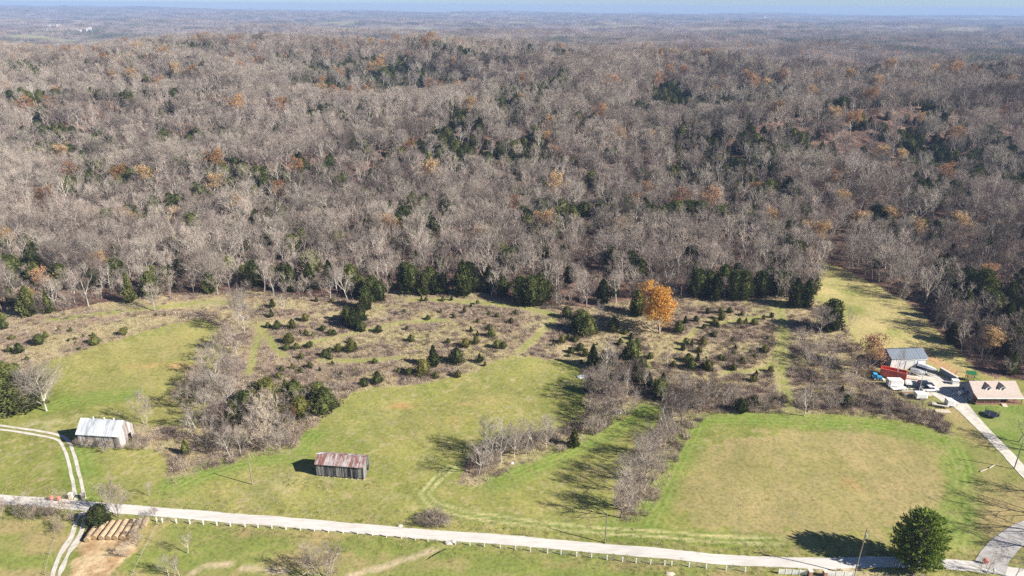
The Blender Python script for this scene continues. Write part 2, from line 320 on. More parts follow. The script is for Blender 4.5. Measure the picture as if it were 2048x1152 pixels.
for a in [(1702, 967, 3, 3, (.46, .27, .13), .5), (800, 812, 5, 2, (.48, .27, .12), .6), (905, 838, 6, 3, (.46, .27, .12), .5), (950, 805, 9, 4, (.42, .30, .13), .5), (335, 732, 16, 2.5, (.50, .32, .14), .6),
          (1300, 765, 4, 3, (.5, .35, .18), .5), (1990, 960, 4, 9, (.50, .34, .20), .6), (430, 1075, 16, 3, (.42, .29, .15), .6), (700, 1092, 14, 3, (.38, .27, .13), .55), (1150, 1128, 16, 3, (.30, .25, .11), .6),
          (560, 965, 5, 5, (.46, .40, .23), .55), (775, 990, 4, 2, (.46, .40, .23), .5), (1185, 1042, 2.5, 5, (.40, .33, .15), .6), (1990, 915, 12, 6, (.30, .25, .12), .5), (90, 850, 9, 4, (.46, .41, .22), .6),
          (1470, 1095, 22, 1.2, (.20, .20, .08), .5), (1120, 1070, 9, 1, (.24, .24, .09), .3), (690, 962, 8, 1.5, (.42, .38, .2), .5), (1000, 970, 5, 3, (.42, .38, .2), .4), (430, 912, 10, 2, (.48, .40, .26), .6),
          (1950, 1100, 5, 4, (.50, .38, .22), .7), (1760, 738, 9, 6, (.40, .28, .16), .5), (1765, 780, 14, 6, (.38, .30, .17), .8), (640, 610, 16, 3, (.44, .38, .22), .6), (30, 655, 30, 5, (.48, .42, .24), .5),
          (1160, 630, 8, 3, (.44, .38, .2), .5), (470, 600, 14, 3, (.50, .36, .18), .7), (1185, 875, 4, 4, (.48, .40, .25), .6)]: blob(*a)
yardc = mix(np.array((.34, .27, .13)), np.array((.22, .23, .075)), np.clip(.45+.7*nA+.3*nB, 0, 1)); paint(YARD, yardc, .9, soft=2)
paint(LAWN, mix(np.array((.17, .24, .055)), np.array((.27, .28, .10)), np.clip(.4+.6*nA, 0, 1)), .9, soft=1)
paint(LOWPAST, mix(np.array((.20, .24, .06)), np.array((.34, .27, .13)), np.clip(.35+.9*vn(X/15, Y/5, 19)+.4*nB, 0, 1)), .8, soft=1)
paint(HAYLOT, mix(np.array((.42, .27, .15)), np.array((.60, .46, .28)), np.clip(.5+.8*nB+.5*nD, 0, 1)), .95, soft=1.2)
paint(SHOULDER, np.array((.58, .46, .31)), np.clip(.7+.6*nB, 0, 1), soft=.6)
def stroke(line, half, colr, amt, off=0.0):
    wl_ = [(p.x, p.y) for p in (P(*q) for q in line)]; bx = [p[0] for p in wl_]; by = [p[1] for p in wl_]
    k = np.where((X > min(bx)-9) & (X < max(bx)+9) & (Y > min(by)-9) & (Y < max(by)+9))[0]
    d = np.abs(segdist(X[k]+.35*nA[k], Y[k]+.35*nC[k], wl_)-off); a = amt*np.clip(1.5-d/half, 0, 1)*np.clip(.85+.5*nB[k], 0, 1.2); j = a > .01
    c[k[j]] = mix(c[k[j]], np.broadcast_to(np.array(colr), (j.sum(), 3)), np.clip(a[j], 0, 1)); return k[j]
for l in tracks_green:
    stroke(l, 4.2, (.145, .225, .035), .8)
    for o in (.9, 2.6): stroke(l, .35, (.29, .32, .11), .6, o)
for l in tracks_rut: stroke(l, 2.0, (.15, .22, .04), .85); stroke(l, .5, (.46, .42, .20), 1.0, .95)
PATHK = []
for l, hw in paths: PATHK.append(stroke(l, hw, (.33, .31, .125), .9)); stroke(l, hw*.5, (.24, .27, .07), .5)
for l in ([(700, 1153), (760, 1135), (830, 1114), (870, 1098)], [(385, 1147), (410, 1132), (460, 1130)], [(490, 1136), (530, 1139), (570, 1143)]): stroke(l, .9, (.55, .43, .29), .9)
shape = GX.shape; nv = X.size
me = bpy.data.meshes.new('ground')
idx = np.arange(nv).reshape(shape); q = np.stack([idx[:-1, :-1], idx[:-1, 1:], idx[1:, 1:], idx[1:, :-1]], -1).reshape(-1, 4)
me.vertices.add(nv); me.vertices.foreach_set('co', np.stack([X, Y, Z], -1).astype(np.float32).ravel())
me.loops.add(q.size); me.loops.foreach_set('vertex_index', q.ravel().astype(np.int32)); me.polygons.add(len(q))
me.polygons.foreach_set('loop_start', (np.arange(len(q))*4).astype(np.int32)); me.polygons.foreach_set('use_smooth', np.ones(len(q), bool)); me.update(calc_edges=True)
at = me.attributes.new('Col', 'FLOAT_COLOR', 'POINT'); at.data.foreach_set('color', np.concatenate([np.clip(c, 0, 1), np.ones((nv, 1))], 1).astype(np.float32).ravel())
at = me.attributes.new('rgh', 'FLOAT', 'POINT'); at.data.foreach_set('value', rough.astype(np.float32))
gm, ns, ls, bs = mat('ground_cover', 1.0, .0)
ca = N(ns, 'Attribute'); ca.attribute_name = 'Col'; ra = N(ns, 'Attribute'); ra.attribute_name = 'rgh'
tc = N(ns, 'TexCoord'); n1 = N(ns, 'TexNoise'); n1.inputs['Scale'].default_value = 1.1; n1.inputs['Detail'].default_value = 5; n1.inputs['Roughness'].default_value = .7
n2 = N(ns, 'TexNoise'); n2.inputs['Scale'].default_value = .12; n2.inputs['Detail'].default_value = 4
ls.new(tc.outputs['Object'], n1.inputs['Vector']); ls.new(tc.outputs['Object'], n2.inputs['Vector'])
r1 = ramp(ns, [(.3, (.62, .63, .60)), (.5, (1, 1, 1)), (.7, (1.0, 1.0, 1.0))]); r1.color_ramp.elements[2].color = (1.28, 1.25, 1.2, 1)
r2 = ramp(ns, [(.3, (.86, .90, .86)), (.7, (1.0, 1.0, 1.0))]); r2.color_ramp.elements[1].color = (1.14, 1.10, 1.12, 1)
ls.new(n1.outputs['Fac'], r1.inputs[0]); ls.new(n2.outputs['Fac'], r2.inputs[0])
m1 = N(ns, 'MixRGB', blend_type='MULTIPLY'); m1.inputs[0].default_value = 1; m2 = N(ns, 'MixRGB', blend_type='MULTIPLY'); m2.inputs[0].default_value = 1
ls.new(ca.outputs['Color'], m1.inputs[1]); ls.new(r1.outputs[0], m1.inputs[2]); ls.new(m1.outputs[0], m2.inputs[1]); ls.new(r2.outputs[0], m2.inputs[2]); ls.new(m2.outputs[0], bs.inputs['Base Color'])
bp = N(ns, 'Bump'); bp.inputs['Distance'].default_value = .5; ls.new(n1.outputs['Fac'], bp.inputs['Height']); ls.new(ra.outputs['Fac'], bp.inputs['Strength']); ls.new(bp.outputs[0], bs.inputs['Normal'])
me.materials.append(gm); ground = bpy.data.objects.new('ground', me); COL.objects.link(ground); tag(ground, kind='structure')

# ---------------------------------------------------------------- roads, lanes, creek
def catmull(pts, step=1.0):
    p = [Vector((a.x, a.y, 0)) for a in pts]; p = [p[0]*2-p[1]]+p+[p[-1]*2-p[-2]]; out = []
    for i in range(1, len(p)-2):
        n = max(2, int((p[i+1]-p[i]).length/step))
        for k in range(n):
            t = k/n; a, b, c_, d = p[i-1:i+3]
            out.append(.5*((2*b)+(c_-a)*t+(2*a-5*b+4*c_-d)*t*t+(3*b-a-3*c_+d)*t**3))
    out.append(p[-2]); return out
def ribbon(name, pix, width, m, lift=.06, off=0.0, across=4, jag=.12, seed=0):
    cl = catmull([P(*q) for q in pix]); n = len(cl); vs = []; fs = []
    for i, p in enumerate(cl):
        d = (cl[min(i+1, n-1)]-cl[max(i-1, 0)]).normalized(); s_ = Vector((d.y, -d.x, 0))
        t = i/(n-1); w = width if not hasattr(width, '__len__') else float(np.interp(t, np.linspace(0, 1, len(width)), width))
        for j in range(across+1):
            e = (j/across-.5)*w; e += jag*float(vn(i*.31, j*7.7+seed, 5))*(1 if j in (0, across) else 0)
            q_ = p+s_*(e+off); vs.append((q_.x, q_.y, float(hgt(q_.x, q_.y))+lift))
    for i in range(n-1):
        for j in range(across): a = i*(across+1)+j; fs.append((a+across+1, a+across+2, a+1, a))
    mb = MB(); mb.add(vs, fs); o = mb.build(name, m, smooth=True); tag(o, kind='structure'); return o
ROAD = [(-150, 984), (0, 999), (100, 1006), (200, 1015), (300, 1023), (400, 1031), (512, 1040), (700, 1056), (870, 1070), (1024, 1081), (1200, 1097), (1400, 1115), (1536, 1124), (1640, 1127), (1760, 1124), (1900, 1129), (1960, 1135), (2048, 1148), (2200, 1175)]
ribbon('road', ROAD, 3.3, M['road'])
ribbon('side_road', [(1978, 1140), (1992, 1110), (2022, 1080), (2070, 1052), (2180, 1010)], [6, 5, 4.8, 5, 5], M['side_gravel'], lift=.10, seed=3)
ribbon('driveway', [(1893, 783), (1918, 808), (1960, 852), (2010, 903), (2062, 958), (2150, 1035)], [6.5, 4.6, 3.6, 3.4, 3.4, 3.4], M['gravel'], lift=.09, seed=4)
ribbon('gravel_yard', [(1812, 764), (1836, 766), (1866, 770), (1892, 784), (1908, 806)], [9, 15, 15, 11, 7], M['gravel'], lift=.06, across=8, jag=.8, seed=5)
for o_, s_ in ((-.85, 1), (.85, 2)):
    ribbon('lane', [(160, 1005), (159, 990), (152, 955), (145, 925), (136, 898), (124, 879), (96, 870), (50, 862), (0, 855), (-120, 838)], .8, M['gravel'], off=o_, across=2, seed=s_)
ribbon('lane', [(166, 1024), (159, 1050), (148, 1078), (130, 1108), (112, 1150), (98, 1200)], [1.0, 1.2, 1.2, 1.1, 1.0, 1.0], M['gravel'], off=-.8, across=2, seed=7, jag=.4)
ribbon('lane', [(166, 1024), (159, 1050), (148, 1078), (130, 1108), (112, 1150), (98, 1200)], [1.0, 1.2, 1.3, 1.1, 1.0, 1.0], M['gravel'], off=.8, across=2, seed=8, jag=.4)
ribbon('creek', [(893, 1098), (880, 1104), (862, 1114), (853, 1120)], [.3, .45, .4, .1], M['water'], lift=.05, across=2, seed=9)
# ---------------------------------------------------------------- tree sources
def rv(s=1.0):
    return Vector((random.gauss(0, 1), random.gauss(0, 1), random.gauss(0, 1))).normalized()*s
def bare(H, spread=.4, wob=.16, l1=8, l2=5, l3=4, tw=4, fork=.32, tww=.05, stems=1, lean=0, tl=1.5, k0=5):
    """a leafless tree: wood (trunk and limbs) and twigs; also returns the ends of its limbs"""
    wd = MB(); tg = MB(); ends = []
    def br(p, d, L, r, lev, n, upw):
        pts = [p]; q = p; dd = d.normalized()
        for i in range(n):
            dd = (dd+rv(wob if lev == 0 else .16)+Vector((0, 0, upw))).normalized(); q = q+dd*(L/n); pts.append(q)
        rad = [r*(1-.75*i/n) for i in range(n+1)]
        wd.tube(pts, rad, k0 if lev == 0 else 3, 0, False)
        return pts, rad
    def at_(pts, t):
        f = t*(len(pts)-1); i = min(int(f), len(pts)-2); return pts[i].lerp(pts[i+1], f-i), (pts[i+1]-pts[i]).normalized()
    def twigs(pts, n, L, w):
        for _ in range(n):
            p, d = at_(pts, random.uniform(.15, 1)); e = (d*.7+rv(.75)+Vector((0, 0, .35))).normalized()
            s_ = e.orthogonal().normalized()*w*.5; s_.rotate(Matrix.Rotation(random.uniform(0, 6.28), 3, e)); q = p+e*L*random.uniform(.6, 1.3)
            tg.add([p-s_, p+s_, q], [(0, 1, 2)]); ends.append(q)
            m_ = p.lerp(q, .4); e2 = (e+rv(.8)).normalized(); q2 = m_+e2*L*.6
            tg.add([m_-s_*.8, m_+s_*.8, q2], [(0, 1, 2)])
    for s in range(stems):
        a0 = random.uniform(0, 6.28); d0 = Vector((math.cos(a0)*.28, math.sin(a0)*.28, 1)) if stems > 1 else Vector((lean*random.uniform(-1, 1), lean*random.uniform(-1, 1), 1))
        tp, tr = br(Vector((math.cos(a0)*.3*(stems > 1), math.sin(a0)*.3*(stems > 1), -.3)), d0, H*.72, H*.0165/(stems**.4), 0, 6, .06)
        for i in range(l1):
            t = fork+(1-fork)*(i+random.random()*.8)/l1; t = min(t, .99); p, d = at_(tp, t); a = 2.4*i+random.uniform(-.5, .5)
            out = Vector((math.cos(a), math.sin(a), random.uniform(.35, .9))); L = H*spread*(1.15-.55*t)*random.uniform(.75, 1.2)
            p1, _ = br(p, out*.9+d*.35, L, tr[min(int(t*6), 5)]*.62, 1, 4, .13)
            for j in range(l2):
                t2 = .25+.75*(j+random.random())/l2; pa, da = at_(p1, min(t2, 1)); L2 = L*.5*(1.25-.5*t2)*random.uniform(.7, 1.2)
                p2, _ = br(pa, da*.8+rv(.8)+Vector((0, 0, .25)), L2, max(.04, H*.0033), 2, 2, .1)
                for k in range(l3):
                    pb, db = at_(p2, random.uniform(.3, 1)); L3 = L2*.55
                    e = (db*.8+rv(.8)+Vector((0, 0, .2))).normalized(); p3 = [pb, pb+e*L3]
                    s_ = e.orthogonal().normalized()*tww*.7; tg.add([pb-s_, pb+s_, p3[1]], [(0, 1, 2)])
                    twigs(p3, tw, tl, tww)
    return wd, tg, ends
def leafy(ends, n, size, drop=.0, mi=0, zmin=0):
    lf = MB(); ends = [e for e in ends if e.z > zmin]
    for _ in range(n):
        p = random.choice(ends)+rv(.55); a = rv(); b = a.orthogonal().normalized(); s_ = size*random.uniform(.6, 1.3)
        t = a.cross(b)*s_*.5; b = b*s_*.5
        lf.add([p-b, p+t, p+b, p-t*.6], [(0, 1, 2, 3)], mi)
    return lf
def cedar(H, W, n, shape=0, size=.34):
    """a juniper: many outward and upward sprays over a solid dark heart"""
    fo = MB(); tr = MB(); tr.tube([(0, 0, -.3), (0, 0, H*.8)], [H*.022+.03, .02], 5)
    ph = random.uniform(0, 6)
    def prof(t): return (max(0, math.sin(math.pi*min(1, (t*.93+.07)**.62)))**.75 if shape == 0 else (1-t)**.8*(min(1, t*6+.25)) if shape == 1 else math.sqrt(max(0, 1-(2*t-.9)**2*.8)) if t < 1 else 0)
    vs = []; fs = []; nr, na = 9, 10
    for i in range(nr+1):
        t = i/nr
        for j in range(na):
            a = 2*math.pi*j/na; rr = W/2*prof(t)*.66*(1+.22*math.sin(3*a+ph+5*t)+random.uniform(-.1, .1)); vs.append((rr*math.cos(a), rr*math.sin(a), H*(.04+.9*t)))
    for i in range(nr):
        for j in range(na): fs.append((i*na+j, i*na+(j+1) % na, (i+1)*na+(j+1) % na, (i+1)*na+j))
    fo.add(vs, fs)
    for _ in range(n):
        t = random.random()**1.15; a = random.uniform(0, 6.283); bump = 1+.20*math.sin(3*a+ph+7*t)+.12*math.sin(7*a-ph+13*t)
        lob = 1+.22*math.sin(5*a+2*ph+17*t)*math.sin(11*t+ph); rr = W/2*prof(t)*bump*lob*random.uniform(.55, 1.12); p = Vector((rr*math.cos(a), rr*math.sin(a), H*(.02+.95*t)))
        o = (Vector((math.cos(a), math.sin(a), .75))+rv(.45)).normalized(); s_ = size*random.uniform(.6, 1.4)*(1-.35*t)
        for _k in range(2):
            b = o.orthogonal().normalized(); b.rotate(Matrix.Rotation(random.uniform(0, 6.28), 3, o)); b *= s_*.42
            fo.add([p-b-o*s_*.4, p+b-o*s_*.4, p+o*s_*.8+b*.2], [(0, 1, 2)])
    return tr, fo
SRC = bpy.data.collections.new('sources')
def src_mesh(name, wd, cr, mw, mc):
    """trunk mesh, crown mesh, and the two in one for mass scattering"""
    tm = wd.mesh(name+'_trunk', mw); cm = cr.mesh(name+'_crown', mc)
    j = MB(); j.add(wd.v, wd.f, 0); j.add(cr.v, cr.f, 1); jm = j.mesh(name, [mw, mc]); return tm, cm, jm
KINDS = {}
def regk(key, *arg): KINDS.setdefault(key, []).append(src_mesh(key, *arg))
for i in range(9):
    H = 18
    wd, tg, en = bare(H, l2=5, l3=4, tw=3, l1=[9, 8, 11, 7, 9, 10, 7, 12, 9][i], spread=[.31, .36, .27, .41, .30, .34, .25, .29, .45][i], fork=[.24, .18, .32, .16, .28, .2, .36, .22, .14][i], lean=.12); regk('bare', wd, tg, M['bark_pale'] if i in (2, 4, 7) else M['bark'], M['twig'])
for i in range(3):
    wd, tg, en = bare(18, spread=.40, fork=.26, l2=5, l3=4, tw=4, lean=.05, tww=.045); regk('pale', wd, tg, M['bark_pale'], M['twig_pale'])
wd, tg, en = bare(16, spread=.47, fork=.16, l1=13, l2=7, l3=5, tw=5, lean=.0, tww=.04, wob=.05); regk('broad', wd, tg, M['bark_pale'], M['twig_pale'])
wd, tg, en = bare(16, spread=.46, fork=.14, l1=11, l2=6, l3=5, tw=4, lean=.05, tww=.045, wob=.08); regk('broad', wd, tg, M['bark'], M['twig'])
for i in range(3):
    wd, tg, en = bare(9, spread=.50, fork=.12, stems=3, l1=5, l2=4, l3=4, tw=4, tww=.045, tl=1.0); regk('thicket', wd, tg, M['bark'], [M['twig'], M['brush'], M['twig_pale']][i])
for i in range(3):
    wd, tg, en = bare(18, spread=.42, fork=.2, lean=.1); lf = leafy(en, 1300, .62, zmin=5); lf.add(tg.v, tg.f, 1)
    regk('tanleaf', wd, lf, M['bark'], [M['leaf_tan'], M['leaf_gold'], M['leaf_rust']][i])
wd, tg, en = bare(20, spread=.34, fork=.06, l1=16, l2=6, l3=5, tw=3); lf = leafy(en, 9500, .52, zmin=1.0); ORANGE_OAK = src_mesh('orange_oak', wd, lf, M['bark'], M['leaf_orange'])
wd, tg, en = bare(13, spread=.36, fork=.08, l1=12, l2=6, l3=5, tw=3); lf = leafy(en, 2800, .42, zmin=.8); RUST_OAK = src_mesh('rust_oak', wd, lf, M['bark'], M['leaf_rust'])
for i in range(4):
    t_, f_ = cedar(6, [3.6, 4.4, 3.0, 4.8][i], 1500, [0, 2, 1, 0][i]); regk('cedar', t_, f_, M['bark'], M['cedar'])
for i in range(2):
    t_, f_ = cedar(6, [3.4, 4.2][i], 1500, [0, 2][i]); regk('cedar_olive', t_, f_, M['bark'], M['cedar_olive'])
for i in range(3):
    t_, f_ = cedar(14, [8.2, 9.4, 7.0][i], 2600, [2, 2, 0][i], .72); regk('evergreen', t_, f_, M['bark'], M['cedar'])
for i in range(3):
    sh = MB()
    for _ in range(90):
        a = random.uniform(0, 6.28); r = random.random()**.6*1.0; p = Vector((math.cos(a)*r*.7, math.sin(a)*r*.7, 0)); e = Vector((math.cos(a)*r*.8, math.sin(a)*r*.8, 1.1))+rv(.35); h = random.uniform(.7, 1.7); q_ = p+e.normalized()*h
        s_ = rv(.022); sh.add([p-s_, p+s_, q_], [(0, 1, 2)]); m_ = p.lerp(q_, .5)
        for _k in range(2): e2 = (e.normalized()+rv(.8)).normalized()*.55; sh.add([m_-s_, m_+s_, m_+e2], [(0, 1, 2)])
    KINDS.setdefault('shrub', []).append((None, None, sh.mesh('shrub', M['brush'])))
for i in range(2):
    sh = MB()
    for _ in range(26):
        a = random.uniform(0, 6.28); p = Vector((random.gauss(0, .35), random.gauss(0, .35), 0)); q_ = p+Vector((math.cos(a)*.3, math.sin(a)*.3, random.uniform(.35, .85))); s_ = Vector((math.sin(a), -math.cos(a), 0))*.03
        sh.add([p-s_, p+s_, q_], [(0, 1, 2)])
    KINDS.setdefault('tuft', []).append((None, None, sh.mesh('tuft', M['drygrass'])))
GT = []
M['greengrass'] = noise_mat('green_grass_blades', [(.2, (.14, .18, .04)), (.5, (.24, .27, .07)), (.8, (.36, .34, .13))], .6, objrand=.6)
for i in range(2):
    me_ = KINDS['tuft'][i][2].copy(); me_.materials.clear(); me_.materials.append(M['greengrass']); GT.append(me_)
# far clusters of trees
def cluster(size, n, H, ever, tan):
    mb = MB()
    for _ in range(n):
        x, y = random.uniform(-size/2, size/2), random.uniform(-size/2, size/2); h = H*random.uniform(.75, 1.15); w = h*random.uniform(.22, .32); u = random.random()
        mi = 1 if u < ever else 2 if u < ever+tan else 0; base_z = -2
        if mi != 1: mb.tube([(x, y, base_z), (x+random.uniform(-.5, .5), y, h*.7)], [.24, .08], 3, 3, False)
        for _k in range(46):
            t = random.uniform(.3, 1) if mi != 1 else random.uniform(.05, 1); a = random.uniform(0, 6.28); rr = w*math.sin(math.pi*min(1, (t if mi != 1 else t*.8+.2))**.8*.93)*random.random()**.5
            p = Vector((x+rr*math.cos(a), y+rr*math.sin(a), h*t)); o = (Vector((math.cos(a)*.7, math.sin(a)*.7, 1))+rv(.5)).normalized(); b = o.orthogonal().normalized()
            b.rotate(Matrix.Rotation(random.uniform(0, 6.28), 3, o)); b *= (.13 if mi == 0 else .5); L = 2.6 if mi == 0 else 1.2
            mb.add([p-b, p+b, p+o*L], [(0, 1, 2)], mi)
    return mb.mesh('cluster', [M['twig'], M['cedar'], M['leaf_tan'], M['bark_pale']])
for i in range(5): KINDS.setdefault('cluster', []).append((None, None, cluster(42, 34, 17, .04+.0*i, .07)))
for i in range(2): KINDS['cluster'].append((None, None, cluster(42, 34, 15, .75, .03)))
for i in range(1): KINDS['cluster'].append((None, None, cluster(42, 34, 17, .04, .4)))

def plant(key, loc, h, rz=None, var=None, name='bare_tree', label=None, cat='tree', group=None, wide=1.0, data=None, h0=None, trunk=True):
    v = data or KINDS[key][random.randrange(len(KINDS[key])) if var is None else var]
    h0 = h0 or {'bare': 18, 'broad': 16, 'pale': 18, 'tanleaf': 18, 'thicket': 9, 'cedar': 6, 'cedar_olive': 6, 'evergreen': 14}[key]
    e = empty(name, loc, random.uniform(0, 6.28) if rz is None else rz, label, cat, group); s_ = h/h0
    e.scale = (s_*wide, s_*wide, s_)
    for nm, me_ in (('trunk', v[0]), ('crown', v[1])):
        if nm == 'trunk' and not trunk: continue
        o = bpy.data.objects.new(nm, me_); COL.objects.link(o); o.parent = e
    return e
def scatter(name, pts, rz, sc, pick, sources, label, kind='stuff', tilt=.05):
    col = bpy.data.collections.new(name+'_sources')
    for i, me_ in enumerate(sources):
        o = bpy.data.objects.new('%s_source_%02d' % (name, i), me_); col.objects.link(o)
    me = bpy.data.meshes.new(name); n = len(pts); me.vertices.add(n); me.vertices.foreach_set('co', np.asarray(pts, np.float32).ravel())
    rot = np.stack([RNG.normal(0, tilt, n), RNG.normal(0, tilt, n), rz], -1).astype(np.float32)
    a = me.attributes.new('rot', 'FLOAT_VECTOR', 'POINT'); a.data.foreach_set('vector', rot.ravel())
    a = me.attributes.new('scl', 'FLOAT_VECTOR', 'POINT'); a.data.foreach_set('vector', np.asarray(sc, np.float32).ravel())
    a = me.attributes.new('pick', 'INT', 'POINT'); a.data.foreach_set('value', np.asarray(pick, np.int32))
    o = bpy.data.objects.new(name, me); COL.objects.link(o); tag(o, label, None, None, kind)
    g = bpy.data.node_groups.new(name, 'GeometryNodeTree'); g.interface.new_socket('Geometry', in_out='INPUT', socket_type='NodeSocketGeometry'); g.interface.new_socket('Geometry', in_out='OUTPUT', socket_type='NodeSocketGeometry')
    gi = g.nodes.new('NodeGroupInput'); go = g.nodes.new('NodeGroupOutput'); ip = g.nodes.new('GeometryNodeInstanceOnPoints'); ci = g.nodes.new('GeometryNodeCollectionInfo')
    ci.inputs['Collection'].default_value = col; ci.inputs['Separate Children'].default_value = True; ci.inputs['Reset Children'].default_value = True; ip.inputs['Pick Instance'].default_value = True
    def na(nm, t):
        k = g.nodes.new('GeometryNodeInputNamedAttribute'); k.data_type = t; k.inputs['Name'].default_value = nm; return [s for s in k.outputs if s.enabled and s.name == 'Attribute'][0]
    L = g.links; L.new(gi.outputs[0], ip.inputs['Points']); L.new(ci.outputs[0], ip.inputs['Instance']); L.new(na('pick', 'INT'), ip.inputs['Instance Index'])
    L.new(na('rot', 'FLOAT_VECTOR'), ip.inputs['Rotation']); L.new(na('scl', 'FLOAT_VECTOR'), ip.inputs['Scale']); L.new(ip.outputs[0], go.inputs[0])
    md = o.modifiers.new('scatter', 'NODES'); md.node_group = g; return o
# ---------------------------------------------------------------- the woods on the hill
def grid_pts(y0, y1, sp, ang=.78, marg=60):
    yy = np.arange(y0, y1, sp); out = []
    for y in yy:
        hw = y*ang+marg; x_ = np.arange(-hw, hw, sp); out.append(np.stack([x_, np.full(len(x_), y)], -1))
    p = np.concatenate(out); return p+RNG.uniform(-.48, .48, p.shape)*sp
W = grid_pts(176, 1280, 6.2); wx, wy = W[:, 0], W[:, 1]
bn = fbm(wx/2.6, wy/2.6, 45, 3)
keep = ~inpoly(wx+1.0*bn, wy+1.0*vn(wx/3, wy/3, 88), WO)
gap = [(p.x, p.y) for p in (P(1176, 380), P(1182, 460), P(1186, 540), P(1196, 598))]
keep &= segdist(wx, wy, gap) > 4.5
gap2 = [(p.x, p.y) for p in (P(1665, 520), P(1700, 470), P(1720, 440))]
keep &= segdist(wx, wy, gap2) > 5
keep &= RNG.random(len(wx)) > .10+.12*(vn(wx/25, wy/25, 7) > .3)
wx, wy = wx[keep], wy[keep]; wz = hgt(wx, wy); o_ = np.argsort(wy*1.0+np.abs(wx)*.15); wx, wy, wz = wx[o_], wy[o_], wz[o_]
ppx, ppy, dep = proj(wx, wy, wz+7)
holl = 1-np.abs(vn((wx*.8+wy*.45)/230, (wy*.85-wx*.2)/165, 3))*2
ev = .03+.75*sst((fbm(wx/50, wy/36, 101)-.22)*3)*(wy > 330)+.65*sst((.20-holl)*1.8)*(wy > 400)
for (a, b, ra_, rb_, pr) in [(370, 98, 70, 9, .8), (230, 116, 130, 9, .6), (60, 130, 80, 9, .3), (890, 285, 50, 45, .45), (930, 235, 60, 25, .35), (1070, 300, 55, 28, .5), (1390, 275, 70, 30, .4), (1250, 215, 60, 20, .3), (1480, 335, 70, 35, .55),
        (1850, 225, 60, 30, .5), (1860, 380, 50, 25, .35), (1960, 590, 60, 45, .5), (2030, 650, 40, 50, .5), (560, 425, 60, 25, .35), (830, 440, 70, 40, .4), (1000, 590, 160, 16, .4), (1250, 600, 60, 40, .35), (20, 520, 50, 30, .7),
        (90, 545, 50, 20, .5), (1590, 590, 50, 25, .5), (350, 580, 70, 20, .35), (620, 545, 60, 20, .25), (1500, 180, 60, 14, .4), (1590, 125, 110, 12, .35), (700, 220, 60, 14, .3), (270, 180, 40, 14, .3), (1100, 420, 60, 30, .3), (1740, 250, 60, 20, .3)]:
    ev = np.maximum(ev, 1.9*pr*np.exp(-((ppx-a)/ra_)**2-((ppy-b)/rb_)**2))
tn = .004+.02*sst((fbm(wx/80, wy/60, 131)-.15)*3)+.01*(wy > 650)
ev = np.maximum(ev, .16*(ppy > 470)+.05*(ppy > 400))
u = RNG.random(len(wx)); kind = np.where(u < ev, 1, np.where(u < ev+tn, 2, np.where(u < ev+tn+.13, 3, 0)))
zone_names = [(170, 'bare grey tree at the edge of the woods, far left of the photo'), (330, 'bare grey tree at the edge of the woods above the upper left hayfield'), (520, 'bare grey tree in the woods edge where the fence row meets the hill'),
              (760, 'bare grey tree in the woods above the left half of the brushy meadow'), (1060, 'bare grey tree in the woods behind the middle evergreens'), (1290, 'bare grey tree in the woods just left of the tall orange oak'),
              (1480, 'bare grey tree in the woods just right of the tall orange oak'), (1650, 'bare grey tree in the woods left of the grassy hillside strip'), (1800, 'bare grey tree in the woods along the top of the grassy hillside strip'),
              (1920, 'bare grey tree in the woods above the long grey roofed shed'), (9999, 'bare grey tree in the woods behind the tan roofed house')]
inframe = (ppx > -15) & (ppx < 2063)
used = np.zeros(len(wx), bool); nb = 0; ne = 0; nt = 0
def zone(px, lst):
    for a, b in lst:
        if px < a: return b
for i in range(len(wx)):
    if not inframe[i]: continue
    if kind[i] in (0, 3) and nb < 185:
        nb += 1; used[i] = True; lab = zone(ppx[i], zone_names)
        plant('pale' if kind[i] == 3 else 'bare', (wx[i], wy[i], wz[i]), random.uniform(10.5, 17.5), label=lab, group=lab.replace('bare grey tree', 'bare grey trees'))
    elif kind[i] == 1 and ne < 75:
        ne += 1; used[i] = True; lab = zone(ppx[i], zone_names).replace('bare grey tree', 'dark evergreen tree')
        plant('evergreen' if random.random() < .7 else 'cedar', (wx[i], wy[i], wz[i]), random.uniform(7, 13), name='evergreen_tree', label=lab, cat='evergreen tree', group=lab.replace('tree', 'trees', 1), wide=random.uniform(.75, 1.0))
    elif kind[i] == 2 and nt < 12:
        nt += 1; used[i] = True; lab = zone(ppx[i], zone_names).replace('bare grey tree', 'tree with thin tan leaves')
        plant('tanleaf', (wx[i], wy[i], wz[i]), random.uniform(12, 17), name='brown_leaved_tree', label=lab, group=lab.replace('tree', 'trees', 1))
rest = ~used; order = ['bare', 'broad', 'pale', 'tanleaf', 'evergreen', 'cedar_olive']; srcs = []; start = {}
for k in order: start[k] = (len(srcs), len(KINDS[k])); srcs += [v[2] for v in KINDS[k]]
pick = np.zeros(rest.sum(), int); kr = kind[rest]; n = len(kr)
for kk, nm in ((0, 'bare'), (3, 'pale'), (2, 'tanleaf'), (1, 'evergreen')):
    s_, c_ = start[nm]; c_ += 2*(nm == 'bare'); pick = np.where(kr == kk, s_+RNG.integers(0, c_, n), pick)
h0 = np.where(kr == 1, 14, np.where((pick == 9) | (pick == 10), 16, 18)); hh = np.where(kr == 1, RNG.uniform(6, 11.5, n), RNG.uniform(11, 18.5, n)+3.5*sst((wy[rest]-350)/400)); s1 = hh/h0; wd_ = s1*RNG.uniform(.9, 1.2, n)
scatter('woods', np.stack([wx[rest], wy[rest], wz[rest]], -1), RNG.uniform(0, 6.28, n), np.stack([wd_, wd_, s1], -1), pick, srcs, 'leafless grey brown woods with scattered evergreens covering the hill')
